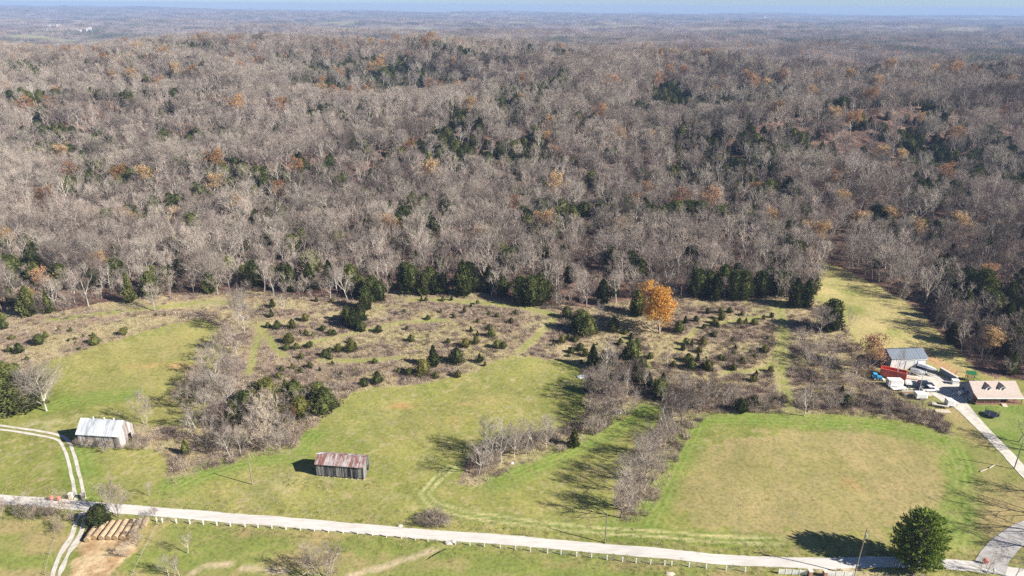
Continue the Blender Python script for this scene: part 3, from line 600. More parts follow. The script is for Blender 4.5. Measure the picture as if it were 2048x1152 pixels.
# small saplings and brush under the edge of the woods
U = grid_pts(176, 520, 4.4); ux, uy = U[:, 0], U[:, 1]; k = ~inpoly(ux, uy, WO) & (RNG.random(len(ux)) < .7*(1-sst((uy-330)/190))+.10); ux, uy = ux[k], uy[k]; n = len(ux)
th = KINDS['thicket']; pk = np.where(RNG.random(n) < .55, RNG.integers(0, 3, n), 3+RNG.integers(0, 3, n)); sc = np.where(pk < 3, RNG.uniform(.35, .95, n), RNG.uniform(.9, 1.8, n))
scatter('undergrowth', np.stack([ux, uy, hgt(ux, uy)], -1), RNG.uniform(0, 6.28, n), np.stack([sc, sc, sc], -1), pk, [v[2] for v in th]+[v[2] for v in KINDS['shrub']], 'low bare saplings and brush under the woods')
D = grid_pts(1270, 3600, 36, marg=150); D2 = grid_pts(3600, 9500, 84, marg=300)
D3 = grid_pts(9500, 14200, 130, marg=400)
dx, dy = np.concatenate([D, D2, D3]).T; dsc = np.concatenate([np.ones(len(D)), np.full(len(D2), 2.0), np.full(len(D3), 3.2)])
k = ~((dy > 3200) & (fbm(dx/700, dy/260, 91, 2) > .60)) & ~((dy < 3300) & (fbm(dx/210, dy/120, 95, 2) > .86)); dx, dy, dsc = dx[k], dy[k], dsc[k]; n = len(dx)
evd = fbm(dx/360, dy/200, 99, 3) > .27; tnd = (fbm(dx/500, dy/260, 97, 2) > .35) & (RNG.random(n) < .4)
pk = np.where(evd & (RNG.random(n) < .75), 5+RNG.integers(0, 2, n), np.where(tnd, 7, RNG.integers(0, 5, n)))
scatter('distant_woods', np.stack([dx, dy, hgt(dx, dy)], -1), RNG.uniform(0, 6.28, n), np.stack([dsc, dsc, RNG.uniform(.85, 1.1, n)*np.where(dsc > 1, 1.05, 1)], -1), pk, [v[2] for v in KINDS['cluster']], 'far wooded ridges fading to blue', tilt=.0)
# ---------------------------------------------------------------- brush and grass of the meadow and fence rows
def ordinal(i): return (['first', 'second', 'third', 'fourth', 'fifth', 'sixth', 'seventh', 'eighth', 'ninth', 'tenth', 'eleventh', 'twelfth', 'thirteenth', 'fourteenth', 'fifteenth', 'sixteenth', 'seventeenth', 'eighteenth', 'nineteenth', 'twentieth']+['twenty-'+w for w in ('first', 'second', 'third', 'fourth', 'fifth', 'sixth', 'seventh', 'eighth', 'ninth')])[i]
WB = WP(ROUGH_B); WA = WP(ROUGH_A)
bx = [p[0] for p in WB]; by = [p[1] for p in WB]
Q = np.stack([RNG.uniform(-190, 230, 30000), RNG.uniform(115, 300, 30000)], -1); sx, sy = Q.T
inB = inpoly(sx, sy, WB); inA = inpoly(sx, sy, WA)
sy_px = proj(sx, sy, hgt(sx, sy)); spx, spy = sy_px[0], sy_px[1]
pathd = np.full(len(sx), 99.0)
for l, hw in paths: pathd = np.minimum(pathd, segdist(sx, sy, [(p.x, p.y) for p in (P(*q) for q in l)])-hw)
patch = .42+.25*((spx > 1240) & (spy > 650))+1.1*vn(sx/11, sy/7, 71)+.5*fbm(sx/2.6, sy/2.6, 45, 3)
low = (spy > 745) | ((spx > 1240) & (spy > 690)) | ((spx > 470) & (spx < 760) & (spy > 760))
for (a, b, ra_, rb_) in [(830, 695, 75, 22), (760, 700, 40, 20), (1090, 670, 60, 20), (1500, 700, 80, 40), (600, 790, 140, 50), (980, 700, 40, 15), (1450, 790, 110, 25), (1700, 790, 90, 30)]:
    patch = np.maximum(patch, 1.1*np.exp(-((spx-a)/ra_)**2-((spy-b)/rb_)**2))
k = (inB & (pathd > .5) & (RNG.random(len(sx)) < np.clip(patch*1.1, 0, .95)*.75*np.where((spx > 1215) & (spx < 1345) & (spy > 850), .4, 1)+.10*low)) | (inA & (RNG.random(len(sx)) < np.clip(patch*.8, 0, .6)*.5))
x_, y_ = sx[k], sy[k]; n = len(x_); s_ = RNG.uniform(.4, .95, n)*np.where(low[k], 1.35, 1)
scatter('brush', np.stack([x_, y_, hgt(x_, y_)], -1), RNG.uniform(0, 6.28, n), np.stack([s_*1.15, s_*1.15, s_], -1), RNG.integers(0, 3, n), [v[2] for v in KINDS['shrub']], 'brown and purplish leafless brush in the meadow')
Q = np.stack([RNG.uniform(-190, 230, 60000), RNG.uniform(115, 300, 60000)], -1); gx, gy = Q.T
pd = np.full(len(gx), 99.0)
for l, hw in paths: pd = np.minimum(pd, segdist(gx, gy, [(p.x, p.y) for p in (P(*q) for q in l)])-hw)
k = (inpoly(gx, gy, WB) | inpoly(gx, gy, WA)) & (pd > .2) & (RNG.random(len(gx)) < .8); x_, y_ = gx[k], gy[k]; n = len(x_); s_ = RNG.uniform(.6, 1.3, n)
scatter('dry_grass', np.stack([x_, y_, hgt(x_, y_)], -1), RNG.uniform(0, 6.28, n), np.stack([s_, s_, s_], -1), RNG.integers(0, 2, n), [v[2] for v in KINDS['tuft']], 'tall tan grass of the unmown meadow')

# taller grass on the road verges, along the barn walls and by the posts
rl = [(p.x, p.y) for p in (P(*q) for q in ROAD)]; Q = np.stack([RNG.uniform(-150, 150, 26000), RNG.uniform(95, 160, 26000)], -1); d_ = segdist(Q[:, 0], Q[:, 1], rl); k1 = (d_ > 1.75) & (RNG.random(len(d_)) < np.clip(1.25-d_/7, 0.03, 1))
bp1 = WP([(560, 935), (640, 962), (728, 972), (752, 950), (760, 975), (700, 985), (600, 978), (540, 960)]); Q2 = np.stack([RNG.uniform(-60, -25, 900), RNG.uniform(135, 160, 900)], -1); k2 = inpoly(Q2[:, 0], Q2[:, 1], bp1)
vx, vy = np.concatenate([Q[k1], Q2[k2]]).T; n = len(vx); s_ = RNG.uniform(.3, .75, n)
scatter('verge_grass', np.stack([vx, vy, hgt(vx, vy)], -1), RNG.uniform(0, 6.28, n), np.stack([s_*1.2, s_*1.2, s_*.8], -1), RNG.integers(0, 3, n), [KINDS['tuft'][0][2], GT[0], GT[1]], 'ragged grass tufts on the road verges')
# thickets of small trees in the fence rows: counted trees, named after the row they stand in
def row_trees(poly, n, hr, lab, group, keys=('thicket',), mind=2.4, name='small_tree'):  # leafless trees like bare_tree, set apart by name only
    wp = WP(poly); X0 = min(p[0] for p in wp); X1 = max(p[0] for p in wp); Y0 = min(p[1] for p in wp); Y1 = max(p[1] for p in wp); got = []; tries = 0
    while len(got) < n and tries < 5000:
        tries += 1; a = random.uniform(X0, X1); b = random.uniform(Y0, Y1)
        if inpoly(np.array([a]), np.array([b]), wp)[0] and all((a-c_)**2+(b-d_)**2 > mind**2 for c_, d_ in got): got.append((a, b))
    for a, b in got:
        plant(random.choice(keys), (a, b, float(hgt(a, b))), random.uniform(*hr), name=name, label=lab, group=group, wide=random.uniform(.85, 1.2))
row_trees([(395, 750), (440, 735), (500, 790), (560, 830), (585, 900), (510, 908), (440, 920), (380, 880), (400, 830)], 52, (6, 12), 'small bare tree in the thicket between the two barns', 'small bare trees in the thicket between the two barns', ('thicket', 'pale', 'bare'))
row_trees([(560, 800), (640, 790), (690, 790), (650, 830), (610, 868), (580, 900), (560, 880)], 18, (4, 7.5), 'small bare tree along the left edge of the middle hayfield', 'small bare trees along the left edge of the middle hayfield', ('thicket', 'bare'))
row_trees([(430, 690), (455, 670), (490, 690), (480, 740), (420, 790), (395, 840), (360, 850), (385, 790)], 18, (5, 9), 'small bare tree in the fence row right of the upper left hayfield', 'small bare trees in the fence row right of the upper left hayfield', ('thicket', 'pale'))
row_trees([(1180, 770), (1230, 745), (1290, 760), (1310, 800), (1290, 812), (1220, 848), (1185, 870), (1178, 820)], 34, (5.5, 10), 'small bare tree in the thicket right of the middle hayfield', 'small bare trees in the thicket right of the middle hayfield', ('thicket', 'bare', 'bare'))
row_trees([(1310, 790), (1380, 775), (1440, 790), (1420, 822), (1380, 850), (1350, 880), (1322, 900), (1305, 890), (1332, 840)], 24, (5, 9), 'small bare tree at the top of the fence row left of the big right hayfield', 'small bare trees at the top of the right fence row', ('thicket', 'pale', 'bare'))
row_trees([(1300, 895), (1325, 905), (1308, 985), (1285, 1030), (1240, 1040), (1235, 1015), (1250, 970), (1275, 930)], 9, (5.5, 9.5), 'small bare tree in the lower fence row left of the big right hayfield', 'small bare trees in the lower right fence row', ('thicket', 'bare', 'pale'))
row_trees([(1440, 795), (1560, 800), (1650, 790), (1760, 800), (1860, 830), (1895, 858), (1800, 838), (1640, 824), (1450, 822)], 38, (3, 6), 'low bare tree in the brush above the big right hayfield', 'low bare trees in the brush above the big right hayfield', ('thicket',))
row_trees([(940, 905), (1040, 885), (1120, 870), (1140, 885), (1060, 915), (990, 935), (940, 965)], 14, (3.5, 6.5), 'low bare tree in the short tree row inside the middle hayfield', 'low bare trees in the short tree row inside the middle hayfield', ('thicket',))
row_trees([(1600, 660), (1690, 670), (1740, 740), (1700, 790), (1620, 750), (1590, 700)], 22, (4, 8), 'small bare tree left of the rust coloured oak and sheds', 'small bare trees left of the rust coloured oak', ('thicket', 'thicket', 'bare'))
row_trees([(0, 1015), (60, 1022), (140, 1032), (150, 1050), (120, 1070), (110, 1045), (0, 1035)], 16, (2.5, 4.5), 'low bare roadside tree at the far left, below the road', 'low bare roadside trees at the far left', ('thicket',))
row_trees([(150, 890), (240, 899), (300, 905), (300, 875), (272, 872), (256, 898), (236, 908), (150, 900)], 16, (1.8, 3.2), 'low bare shrub against the pale roofed barn', 'low bare shrubs against the pale roofed barn', ('thicket',), mind=1.2, name='bare_shrub')
row_trees([(262, 1110), (285, 1085), (312, 1035), (300, 1035), (285, 1060), (250, 1120)], 8, (2, 4), 'low bare shrub on the fence line right of the hay bales', 'low bare shrubs on the fence line right of the hay bales', ('thicket',), name='bare_shrub')
row_trees([(832, 1036), (880, 1028), (902, 1044), (898, 1060), (842, 1057)], 34, (1.5, 2.7), 'brown bush of the round brush patch beside the road', 'brown bushes of the round brush patch beside the road', ('thicket',), mind=.6, name='bare_shrub')

row_trees([(1865, 650), (2000, 610), (2100, 620), (2100, 755), (1990, 752), (1940, 735), (1905, 705)], 28, (6, 13), 'small bare tree on the wooded bank above the tan roofed house', 'small bare trees on the bank above the house', ('thicket', 'bare'), mind=3.0)
# bare trees that stand out one by one: base pixel, height, kind, label
for (a, b, h, kd, wide, lab) in [
    (93, 822, 16.5, 'broad0', 1.15, 'biggest pale bare tree with spreading crown above the farm lane, left side'), (76, 818, 15, 'broad0', .8, 'pale bare tree with a low fallen limb, twin of the biggest one'),
    (292, 852, 11, 'thicket', .7, 'upright grey bare tree behind the right end of the pale roofed barn'), (236, 1034, 10, 'thicket', .95, 'rounded bare tree at the roadside beside the dark conifer'),
    (300, 993, 4.6, 'pale', .8, 'small lone bare tree in the grass right of the farm lane'), (57, 1024, 6.5, 'pale', .7, 'thin pale bare tree by the road, leftmost of those by the red boxes'),
    (121, 1029, 8, 'pale', .9, 'forked pale bare tree by the road in front of the red boxes'), (104, 1027, 6, 'pale', .7, 'slim bare tree by the road just left of the forked one'), (148, 1043, 7, 'pale', .4, 'very thin bare tree where the two lanes meet the road'),
    (376, 1107, 7, 'pale', .8, 'lone grey bare tree in the pasture below the road, left half'), (338, 1152, 6.5, 'pale', .9, 'leftmost bare tree of the clump at the bottom edge by the creek'), (350, 1155, 6.5, 'pale', .8, 'middle bare tree of the clump at the bottom edge by the creek'),
    (359, 1151, 6, 'bare', .8, 'rightmost bare tree of the clump at the bottom edge by the creek'), (628, 1158, 9, 'broad1', 1.1, 'dense grey bare tree at the bottom edge, left one of a pair'), (655, 1160, 8, 'thicket', 1.2, 'dense grey bare tree at the bottom edge, right one of a pair'),
    (957, 950, 13, 'pale', 1.1, 'bare tree at the left end of the short tree row in the middle hayfield'), (985, 926, 13, 'pale', 1.1, 'tall pale bare tree second from the left end of the short tree row'), (1003, 924, 13.5, 'pale', 1.1, 'tall pale bare tree third from the left end of the short tree row'),
    (1028, 915, 12.5, 'broad1', .8, 'grey bare tree behind the white stone of the short tree row'), (1052, 908, 12, 'bare', 1, 'grey bare tree in the middle of the short tree row'), (1092, 895, 10.5, 'broad0', .9, 'wide pale bare tree next to the dark cedar of the short tree row'),
    (975, 905, 13, 'bare', 1, 'grey bare tree at the back of the short tree row'), (1066, 900, 11, 'pale', 1, 'slim bare tree right of the middle of the short tree row'),
    (1241, 1036, 13, 'broad1', 1, 'lowest bare tree of the right fence row, nearest the road'), (1255, 1016, 12.5, 'bare', 1.1, 'second bare tree from the road in the right fence row'), (1252, 985, 12, 'broad0', .9, 'pale spreading bare tree, third from the road in the right fence row'),
    (1291, 963, 13.5, 'broad0', .95, 'tall pale bare tree with thick trunk in the right fence row'), (1275, 935, 12, 'bare', 1.1, 'bare tree leaning over the grass in the middle of the right fence row'), (1300, 915, 12.5, 'bare', 1.1, 'grey bare tree above the thick trunked one in the right fence row'),
    (1318, 885, 12.5, 'bare', 1.1, 'grey bare tree in the upper middle of the right fence row'), (1335, 862, 11, 'bare', 1.15, 'second highest grey bare tree of the right fence row'), (1362, 845, 12, 'broad1', 1.1, 'topmost wide grey bare tree of the right fence row'),
    (1405, 818, 12, 'broad1', 1.1, 'wide bare tree above the left corner of the big right hayfield'), (1210, 810, 12, 'broad1', 1.2, 'broad grey bare tree in the thicket right of the middle hayfield'), (1240, 830, 10, 'thicket', 1.2, 'bushy grey tree right of the broad one in the thicket'),
    (1190, 870, 7, 'thicket', 1.1, 'bushy pinkish bare tree right of the lone dark cedar'), (1608, 832, 12, 'pale', 1.1, 'pale bare tree at the top edge of the big right hayfield'), (1214, 745, 14, 'pale', .9, 'white trunked bare tree in the brush right of the middle hayfield'),
    (1333, 741, 9, 'pale', .7, 'small white trunked tree in the brush below the orange oak'), (1193, 655, 12, 'pale', .75, 'pale many stemmed bare tree between the evergreens left of the orange oak'), (565, 628, 9.5, 'pale', 1, 'small dead white tree at the upper left of the brushy meadow'),
    (490, 668, 18, 'broad0', .62, 'tall pale grey tree at the head of the left fence row'), (478, 650, 16, 'broad1', .6, 'grey tree just behind the tall pale one at the head of the left fence row'), (447, 745, 11, 'pale', .7, 'white stemmed bare tree at the right edge of the upper left hayfield'),
    (432, 792, 12, 'bare', 1.1, 'grey bare tree throwing its shadow over the upper left hayfield'), (512, 880, 12, 'pale', .8, 'pale tree in the heart of the thicket between the barns'), (562, 905, 8, 'pale', .6, 'white snag at the lower right tip of the thicket'),
    (1640, 670, 12, 'broad0', 1, 'grey spreading tree left of the dead white tree at the hillside strip'), (1698, 663, 11, 'pale', .7, 'dead white tree on the grassy hillside strip'), (1791, 760, 13, 'pale', .45, 'thin bare tree in front of the long grey roofed shed'),
    (2038, 884, 12, 'bare', 1.1, 'dark trunked bare tree beside the driveway at the right edge'), (1972, 1152, 8, 'pale', .8, 'leaning bare sapling at the bottom right corner, left one'), (2030, 1156, 9, 'pale', .8, 'bare tree at the bottom right corner, right one'),
    (1958, 1156, 6, 'pale', .6, 'small bare sapling beside the road, bottom right'), (1325, 640, 12, 'bare', .8, 'grey bare tree right behind the orange oak'), (310, 622, 13, 'bare', 1.1, 'dark limbed bare tree sticking out at the foot of the woods, left'),
    (436, 590, 18, 'broad0', 1, 'pale wide bare tree at the woods edge above the tan bank'), (1010, 420, 18, 'pale', 1.0, 'white trunked tree standing out in the middle of the woods'), (1590, 520, 17, 'bare', 1, 'grey tree at the top tip of the grassy hillside strip')]:
    plant(kd.rstrip('01'), P(a, b), h, label=lab, wide=wide, var=int(kd[-1]) if kd[-1] in '01' else None)
for (a, b, h) in [(2105, 1035, 15), (2120, 1075, 15), (2098, 990, 14), (2090, 905, 14), (2140, 1120, 15)]:
    plant('bare', P(a, b), h, label='tree off the right edge that throws long shadows on the lawn', group='trees off the right edge', wide=1.15)
plant(None, P(1319, 667), 20.8, rz=.4, wide=1.02, name='oak_tree', label='tall bright orange leaved oak at the edge of the woods', data=ORANGE_OAK, h0=20)
plant(None, P(1737, 738), 13, rz=.4, name='oak_tree', label='rust brown oak beside the long grey roofed shed', data=RUST_OAK, h0=13)
plant(None, P(590, 838), 5, rz=.4, name='oak_saplings', label='little orange leaved tree among the evergreens of the left thicket', data=RUST_OAK, h0=13)
ol = [(868, 338, 21, 1), (1118, 362, 20, 1), (290, 345, 18, 1), (243, 345, 15, 0), (425, 362, 17, 1), (478, 400, 16, 1), (560, 378, 15, 2), (597, 332, 16, 2), (95, 388, 14, 0), (1228, 452, 15, 1), (1095, 272, 14, 1), (1240, 268, 15, 0), (1203, 225, 20, 0), (1700, 238, 20, 0),
      (1792, 308, 16, 1), (1890, 345, 18, 2), (1712, 436, 14, 1), (1770, 424, 14, 1), (1835, 453, 15, 1), (1920, 440, 15, 1), (1110, 306, 12, 2), (342, 428, 13, 1), (62, 588, 12, 1), (92, 556, 13, 2), (938, 208, 20, 1), (927, 182, 14, 2), (1292, 378, 16, 0), (1665, 356, 14, 2), (1085, 440, 17, 0), (958, 468, 14, 0),
      (62, 208, 20, 2), (98, 205, 15, 2), (237, 150, 18, 1), (820, 292, 14, 0), (1302, 268, 13, 1), (1505, 375, 12, 0), (255, 430, 14, 0), (1600, 165, 14, 2), (1905, 268, 18, 2), (570, 112, 12, 2), (690, 100, 18, 2), (470, 112, 18, 2), (745, 170, 13, 2), (1490, 225, 13, 0), (200, 520, 12, 0), (415, 153, 10, 1), (820, 110, 16, 2), (1000, 330, 10, 2)]
wordk = ['tan leaved tree', 'golden leaved tree', 'rusty leaved tree']
wherek = lambda x, y: ('on the far left' if x < 210 else 'in the left part' if x < 520 else 'left of the centre' if x < 860 else 'in the centre' if x < 1180 else 'right of the centre' if x < 1480 else 'in the right part' if x < 1760 else 'on the far right')+' of the woods'+(', near the ridge' if y < 200 else ', halfway up' if y < 340 else ', lower slope' if y < 480 else ', by the meadow')
seen = {}
for (a, b, h, t) in sorted(ol):
    lab = wordk[t]+' '+wherek(a, b); seen.setdefault(lab, []).append((a, b, h, t))
for lab, l in seen.items():
    for i, (a, b, h, t) in enumerate(l):
        lb = lab if len(l) == 1 else '%s, %s from left' % (lab, ordinal(i)); assert len(lb.split()) <= 16, lb
        plant('tanleaf', crown_base(a, b, h), h*.95, var=[0, 1, 2][t], name='autumn_tree', label=lb, group='trees that keep their autumn leaves', wide=1.05)

# evergreens one by one
evl = [(15, 806, 15, 'spruce', 'big dark evergreen at the left edge beside the pale bare trees'), (45, 816, 12, 'spruce', 'dark evergreen under the limbs of the biggest pale bare tree'), (-12, 790, 15, 'evergreen', 'big dark evergreen cut by the left edge of the photo'),
       (36, 758, 6, 'evergreen', 'bright green pine top behind the dark evergreens at the left edge'), (1148, 893, 6.2, 'cedar', 'lone conical dark cedar at the right end of the short tree row'), (206, 1052, 6.5, 'evergreen', 'dark bushy conifer between the road and the hay bales'),
       (190, 1048, 5, 'cedar', 'lower dark conifer left of the bushy one by the hay bales'), (537, 812, 9, 'cedar_olive', 'tallest olive cedar in the thicket between the barns'), (574, 800, 7, 'cedar', 'round green cedar at the top of the thicket between the barns'), (494, 832, 8, 'cedar', 'wide dark cedar on the left of the thicket between the barns'),
       (650, 822, 8, 'cedar', 'dark cedar on the right of the thicket, by the middle hayfield'), (557, 846, 7, 'cedar_olive', 'olive cedar low in the thicket between the barns'), (603, 834, 6.5, 'cedar_olive', 'olive cedar beside the little orange tree in the left thicket'), (372, 908, 5, 'cedar', 'dark cedar near the lane side of the thicket, by the pale roofed barn'), (470, 856, 9, 'evergreen', 'shadowy dark evergreen deep in the left part of the thicket between the barns'), (512, 806, 7, 'evergreen', 'dark evergreen left of the tallest olive cedar in the thicket'), (524, 838, 8, 'cedar', 'dark cedar in the very middle of the thicket between the barns'), (591, 800, 7, 'cedar', 'dark cedar between the round green one and the right hand cedars of the thicket'),
       (636, 800, 6, 'cedar', 'small dark cedar at the upper right of the thicket'),
       (707, 656, 9, 'evergreen', 'largest dark cedar clump in the left part of the brushy meadow'), (720, 642, 8, 'cedar', 'cedar behind the largest clump in the left of the brushy meadow'), (694, 644, 7, 'cedar', 'cedar on the left of the largest clump in the brushy meadow'), (724, 662, 4, 'cedar', 'small cedar at the foot of the largest clump in the brushy meadow'),
       (867, 733, 8.5, 'cedar', 'tall dark cedar just above the middle hayfield'), (913, 725, 6, 'cedar', 'cedar just right of the tall one above the middle hayfield'), (846, 750, 6, 'cedar_olive', 'yellowish cedar below the tall one above the middle hayfield'), (702, 703, 4.6, 'cedar_olive', 'yellow green cedar in the middle of the brushy meadow'),
       (733, 618, 10, 'evergreen', 'big cedar jutting into the meadow, lowest of its three'), (759, 602, 9, 'evergreen', 'cedar jutting into the meadow, right one of three'), (745, 600, 11, 'evergreen', 'cedar jutting into the meadow, top one of three'), (1660, 660, 13, 'evergreen', 'dark cedar behind the grey spreading tree at the hillside strip')]
for i, (a, b, h) in enumerate([(822, 587, 13), (848, 590, 10), (871, 588, 9), (887, 588, 10), (926, 590, 16), (978, 583, 12), (1005, 592, 9), (1040, 606, 12), (1063, 609, 13), (1078, 606, 14), (1094, 600, 9)]): evl.append((a, b, h, 'evergreen', 'dark evergreen along the meadow top, %s from the left' % ordinal(i)))
for i, (a, b, h) in enumerate([(1133, 636, 5), (1149, 658, 6), (1162, 663, 9), (1175, 668, 8), (1227, 662, 6), (1274, 630, 11), (1357, 665, 5), (1370, 647, 3.5)]): evl.append((a, b, h, 'cedar' if i != 5 else 'evergreen', 'dark cedar close around the orange oak, %s from the left' % ordinal(i)))
for i, (a, b, h) in enumerate([(1180, 785, 6), (1185, 733, 9), (1204, 735, 7), (1211, 788, 6), (1227, 731, 5), (1250, 718, 5), (1264, 718, 7), (1274, 762, 6), (1284, 734, 4), (1297, 776, 6), (1318, 796, 7), (1325, 770, 5)]): evl.append((a, b, h, 'cedar', 'dark cedar between the middle hayfield and the oak, %s from the left' % ordinal(i)))
for i, (a, b, h) in enumerate([(1430, 602, 8), (1467, 598, 13), (1485, 598, 13), (1519, 594, 12), (1552, 592, 12), (1588, 614, 13), (1609, 614, 12)]): evl.append((a, b, h, 'evergreen', 'dark evergreen of the row right of the orange oak, %s from the left' % ordinal(i)))
for i, (a, b, h) in enumerate([(1481, 824, 5), (1691, 810, 4), (1683, 786, 3), (1760, 800, 3), (1566, 805, 3), (1505, 812, 4)]): evl.append((a, b, h, 'cedar', 'small round cedar in the brush above the big right hayfield, %s' % ['leftmost', 'right of the grassy path', 'just above another', 'rightmost', 'beside the grassy path', 'second from the left'][i]))
for i, (a, b, h) in enumerate([(1887, 595, 11), (1900, 640, 12), (1955, 615, 17), (1980, 660, 13), (2026, 612, 17), (2005, 670, 14), (2035, 665, 15)]): evl.append((a, b, h, 'evergreen', 'dark evergreen on the slope right of the hillside strip, %s from the left' % ordinal(i)))
for (a, b, h, kd, lab) in evl: plant(kd if kd != 'spruce' else 'evergreen', P(a, b), h*(1.1 if 460 < a < 660 and b > 780 else 1), wide=1.7 if kd == 'spruce' else .82 if kd == 'evergreen' else 1.1, name='evergreen_tree', label=lab, cat='evergreen tree', group='evergreens one by one')
small = [(9, 657, 4), (6, 640, 3), (25, 678, 2), (79, 688, 4), (92, 675, 2.6), (39, 705, 4), (19, 704, 3), (55, 722, 2), (118, 662, 1.4), (142, 663, 1.8), (191, 688, 4), (187, 673, 1.8), (247, 670, 3), (252, 660, 1.6), (160, 699, 1.2), (152, 687, 1.2), (150, 679, 1.2), (138, 682, 1.1), (167, 674, 1.1), (331, 632, 1.6), (312, 631, 1.3),
         (545, 614, 3.6), (543, 634, 3.6), (611, 642, 3.4), (585, 657, 4.2), (555, 657, 3.6), (536, 655, 2.4), (647, 662, 2.4), (661, 670, 2.4), (612, 671, 2.6), (626, 674, 1.8), (579, 686, 4), (571, 685, 3), (574, 699, 2.6), (593, 698, 2.6), (617, 696, 2.3), (603, 718, 2.7), (650, 713, 3), (660, 704, 2), (677, 704, 3.4), (662, 718, 2),
         (711, 700, 3.4), (620, 737, 2.4), (558, 759, 2.7), (564, 743, 2.3), (603, 746, 2), (757, 664, 3), (814, 660, 1.8), (822, 683, 3), (942, 664, 2.6), (983, 673, 3.2), (931, 694, 3.6), (952, 688, 3.2), (994, 696, 3.2), (929, 626, 3.2), (908, 636, 1.6), (882, 626, 1.8), (809, 625, 1.7), (994, 634, 2), (942, 614, 2),
         (955, 609, 2), (903, 601, 2.6), (886, 602, 2), (852, 602, 2), (843, 601, 2), (633, 603, 2.2), (664, 605, 2), (755, 766, 4.6), (728, 772, 3.2), (959, 725, 3.8), (916, 754, 3), (1007, 696, 2.7), (819, 751, 3), (873, 756, 2.4), (798, 745, 2), (1124, 686, 3.2), (1152, 681, 2.8), (1107, 692, 2), (1032, 629, 2.2), (1038, 612, 2.2),
         (1381, 738, 4.4), (1415, 741, 4.2), (1376, 723, 3.4), (1395, 722, 3.4), (1415, 627, 2.6), (1441, 627, 2.8), (1459, 625, 2.5), (1443, 639, 3.4), (1478, 649, 3), (1508, 649, 2.6), (1484, 631, 2.2), (1430, 647, 2.8), (1527, 639, 2.2), (1383, 694, 3.4), (1372, 690, 3), (1398, 705, 2.6), (1366, 700, 2.4), (1506, 762, 3), (1512, 752, 2.4),
         (1300, 717, 2.4), (1530, 700, 2.2), (1408, 690, 2.4), (1240, 690, 3), (1262, 678, 2.6), (1250, 668, 2.6), (1275, 690, 2.8), (1470, 700, 2.2), (1440, 720, 2.4), (1346, 735, 2.6), (1160, 700, 3), (1143, 705, 2.4), (1170, 712, 3)]
random.seed(31)
for (xa, xb, ya, yb, nn) in [(1372, 1545, 632, 745, 26), (1130, 1300, 670, 740, 14), (560, 760, 640, 765, 14), (840, 1080, 605, 740, 12)]:
    for _ in range(nn): small.append((round(random.uniform(xa, xb)), round(random.uniform(ya, yb)), round(random.uniform(1.2, 2.6), 1)))
szs = lambda h: 'tiny' if h < 1.7 else 'small' if h < 2.9 else 'rounded'
reg = lambda x, y: ('in rough grass at the left edge' if x < 130 else 'in rough grass above the upper hayfield' if x < 480 else 'in the left corner of the meadow' if x < 600 else 'in the meadow above the left thicket' if x < 685 else
                    'in the meadow above the middle hayfield' if x < 880 else 'in meadow right of the tall cedar' if x < 1080 else 'between the mown path and the oak' if x < 1290 else 'in the brush right below the oak' if x < 1420 else 'by the grassy path')
rowy = lambda y: ', far row' if y < 640 else ', middle row' if y < 700 else ', near row'
seen = {}
for (a, b, h) in sorted(small): seen.setdefault('%s dark cedar bush %s%s' % (szs(h), reg(a, b), rowy(b)), []).append((a, b, h))
for lab, l in seen.items():
    for i, (a, b, h) in enumerate(l):
        lb = lab if len(l) == 1 else lab+', %s from left' % ordinal(i); assert len(lb.split()) <= 16, lb
        plant(random.choice(['cedar', 'cedar', 'cedar_olive']) if h > 2 else 'cedar', P(a, b), h*1.0, name='cedar_bush', label=lb, cat='cedar bush', group='cedar bushes dotted over the rough meadow', wide=random.uniform(1.0, 1.3), trunk=False)

# the big white pine by the road
def big_pine():
    w = MB(); f = MB(); H = 17.5
    w.tube([(0, 0, -.4), (.1, 0, 6), (0, .1, 12), (0, 0, H-.6)], [.42, .32, .16, .03], 8)
    nwh = 30
    for i in range(nwh):
        t = i/(nwh-1); z = 1.3+(H-2.0)*t; Rm = 7.4*(math.sin(math.pi*min(1, (.30+.70*t)))**.62)*(1-.15*t)+.25
        if t < .1: Rm *= .86+t
        nb_ = int(13-6*t)
        for j in range(nb_):
            a = 2*math.pi*(j+random.uniform(-.3, .3))/nb_+i*1.3; L = Rm*random.uniform(.80, 1.12); up = .10+.75*t
            pts = [Vector((0, 0, z)), Vector((math.cos(a)*L*.5, math.sin(a)*L*.5, z+L*.5*up*.6)), Vector((math.cos(a)*L, math.sin(a)*L, z+L*up*.75+.25))]
            w.tube(pts, [.09*(1-t)+.03, .05, .015], 3, 0, False)
            nt_ = int(5+L*2.0)
            for k in range(nt_):
                s_ = .30+.70*(k+random.random())/nt_; c_ = pts[0].lerp(pts[1], s_*2) if s_ < .5 else pts[1].lerp(pts[2], s_*2-1)
                side = Vector((-math.sin(a), math.cos(a), 0))*random.uniform(-1, 1)*(1.5*(1.15-s_)+.35); p = c_+side+Vector((0, 0, random.uniform(-.15, .25)))
                o = (Vector((math.cos(a), math.sin(a), .55))+side*.25+rv(.25)).normalized()
                for q_ in range(15):
                    d = (o*1.1+rv(.5)).normalized(); b = d.orthogonal().normalized(); b.rotate(Matrix.Rotation(random.uniform(0, 6.28), 3, d)); l_ = random.uniform(.5, .95)
                    f.add([p+o*.25*q_/15-b*.11, p+o*.25*q_/15+b*.11, p+o*.25*q_/15+d*l_], [(0, 1, 2)])
    e = empty('pine_tree', P(1828, 1132), 0, 'big lone green pine standing beside the road, bottom right', 'pine tree'); e.scale = (.71, .71, .84); w.build('trunk', M['bark'], e); f.build('crown', M['pine'], e)
big_pine()
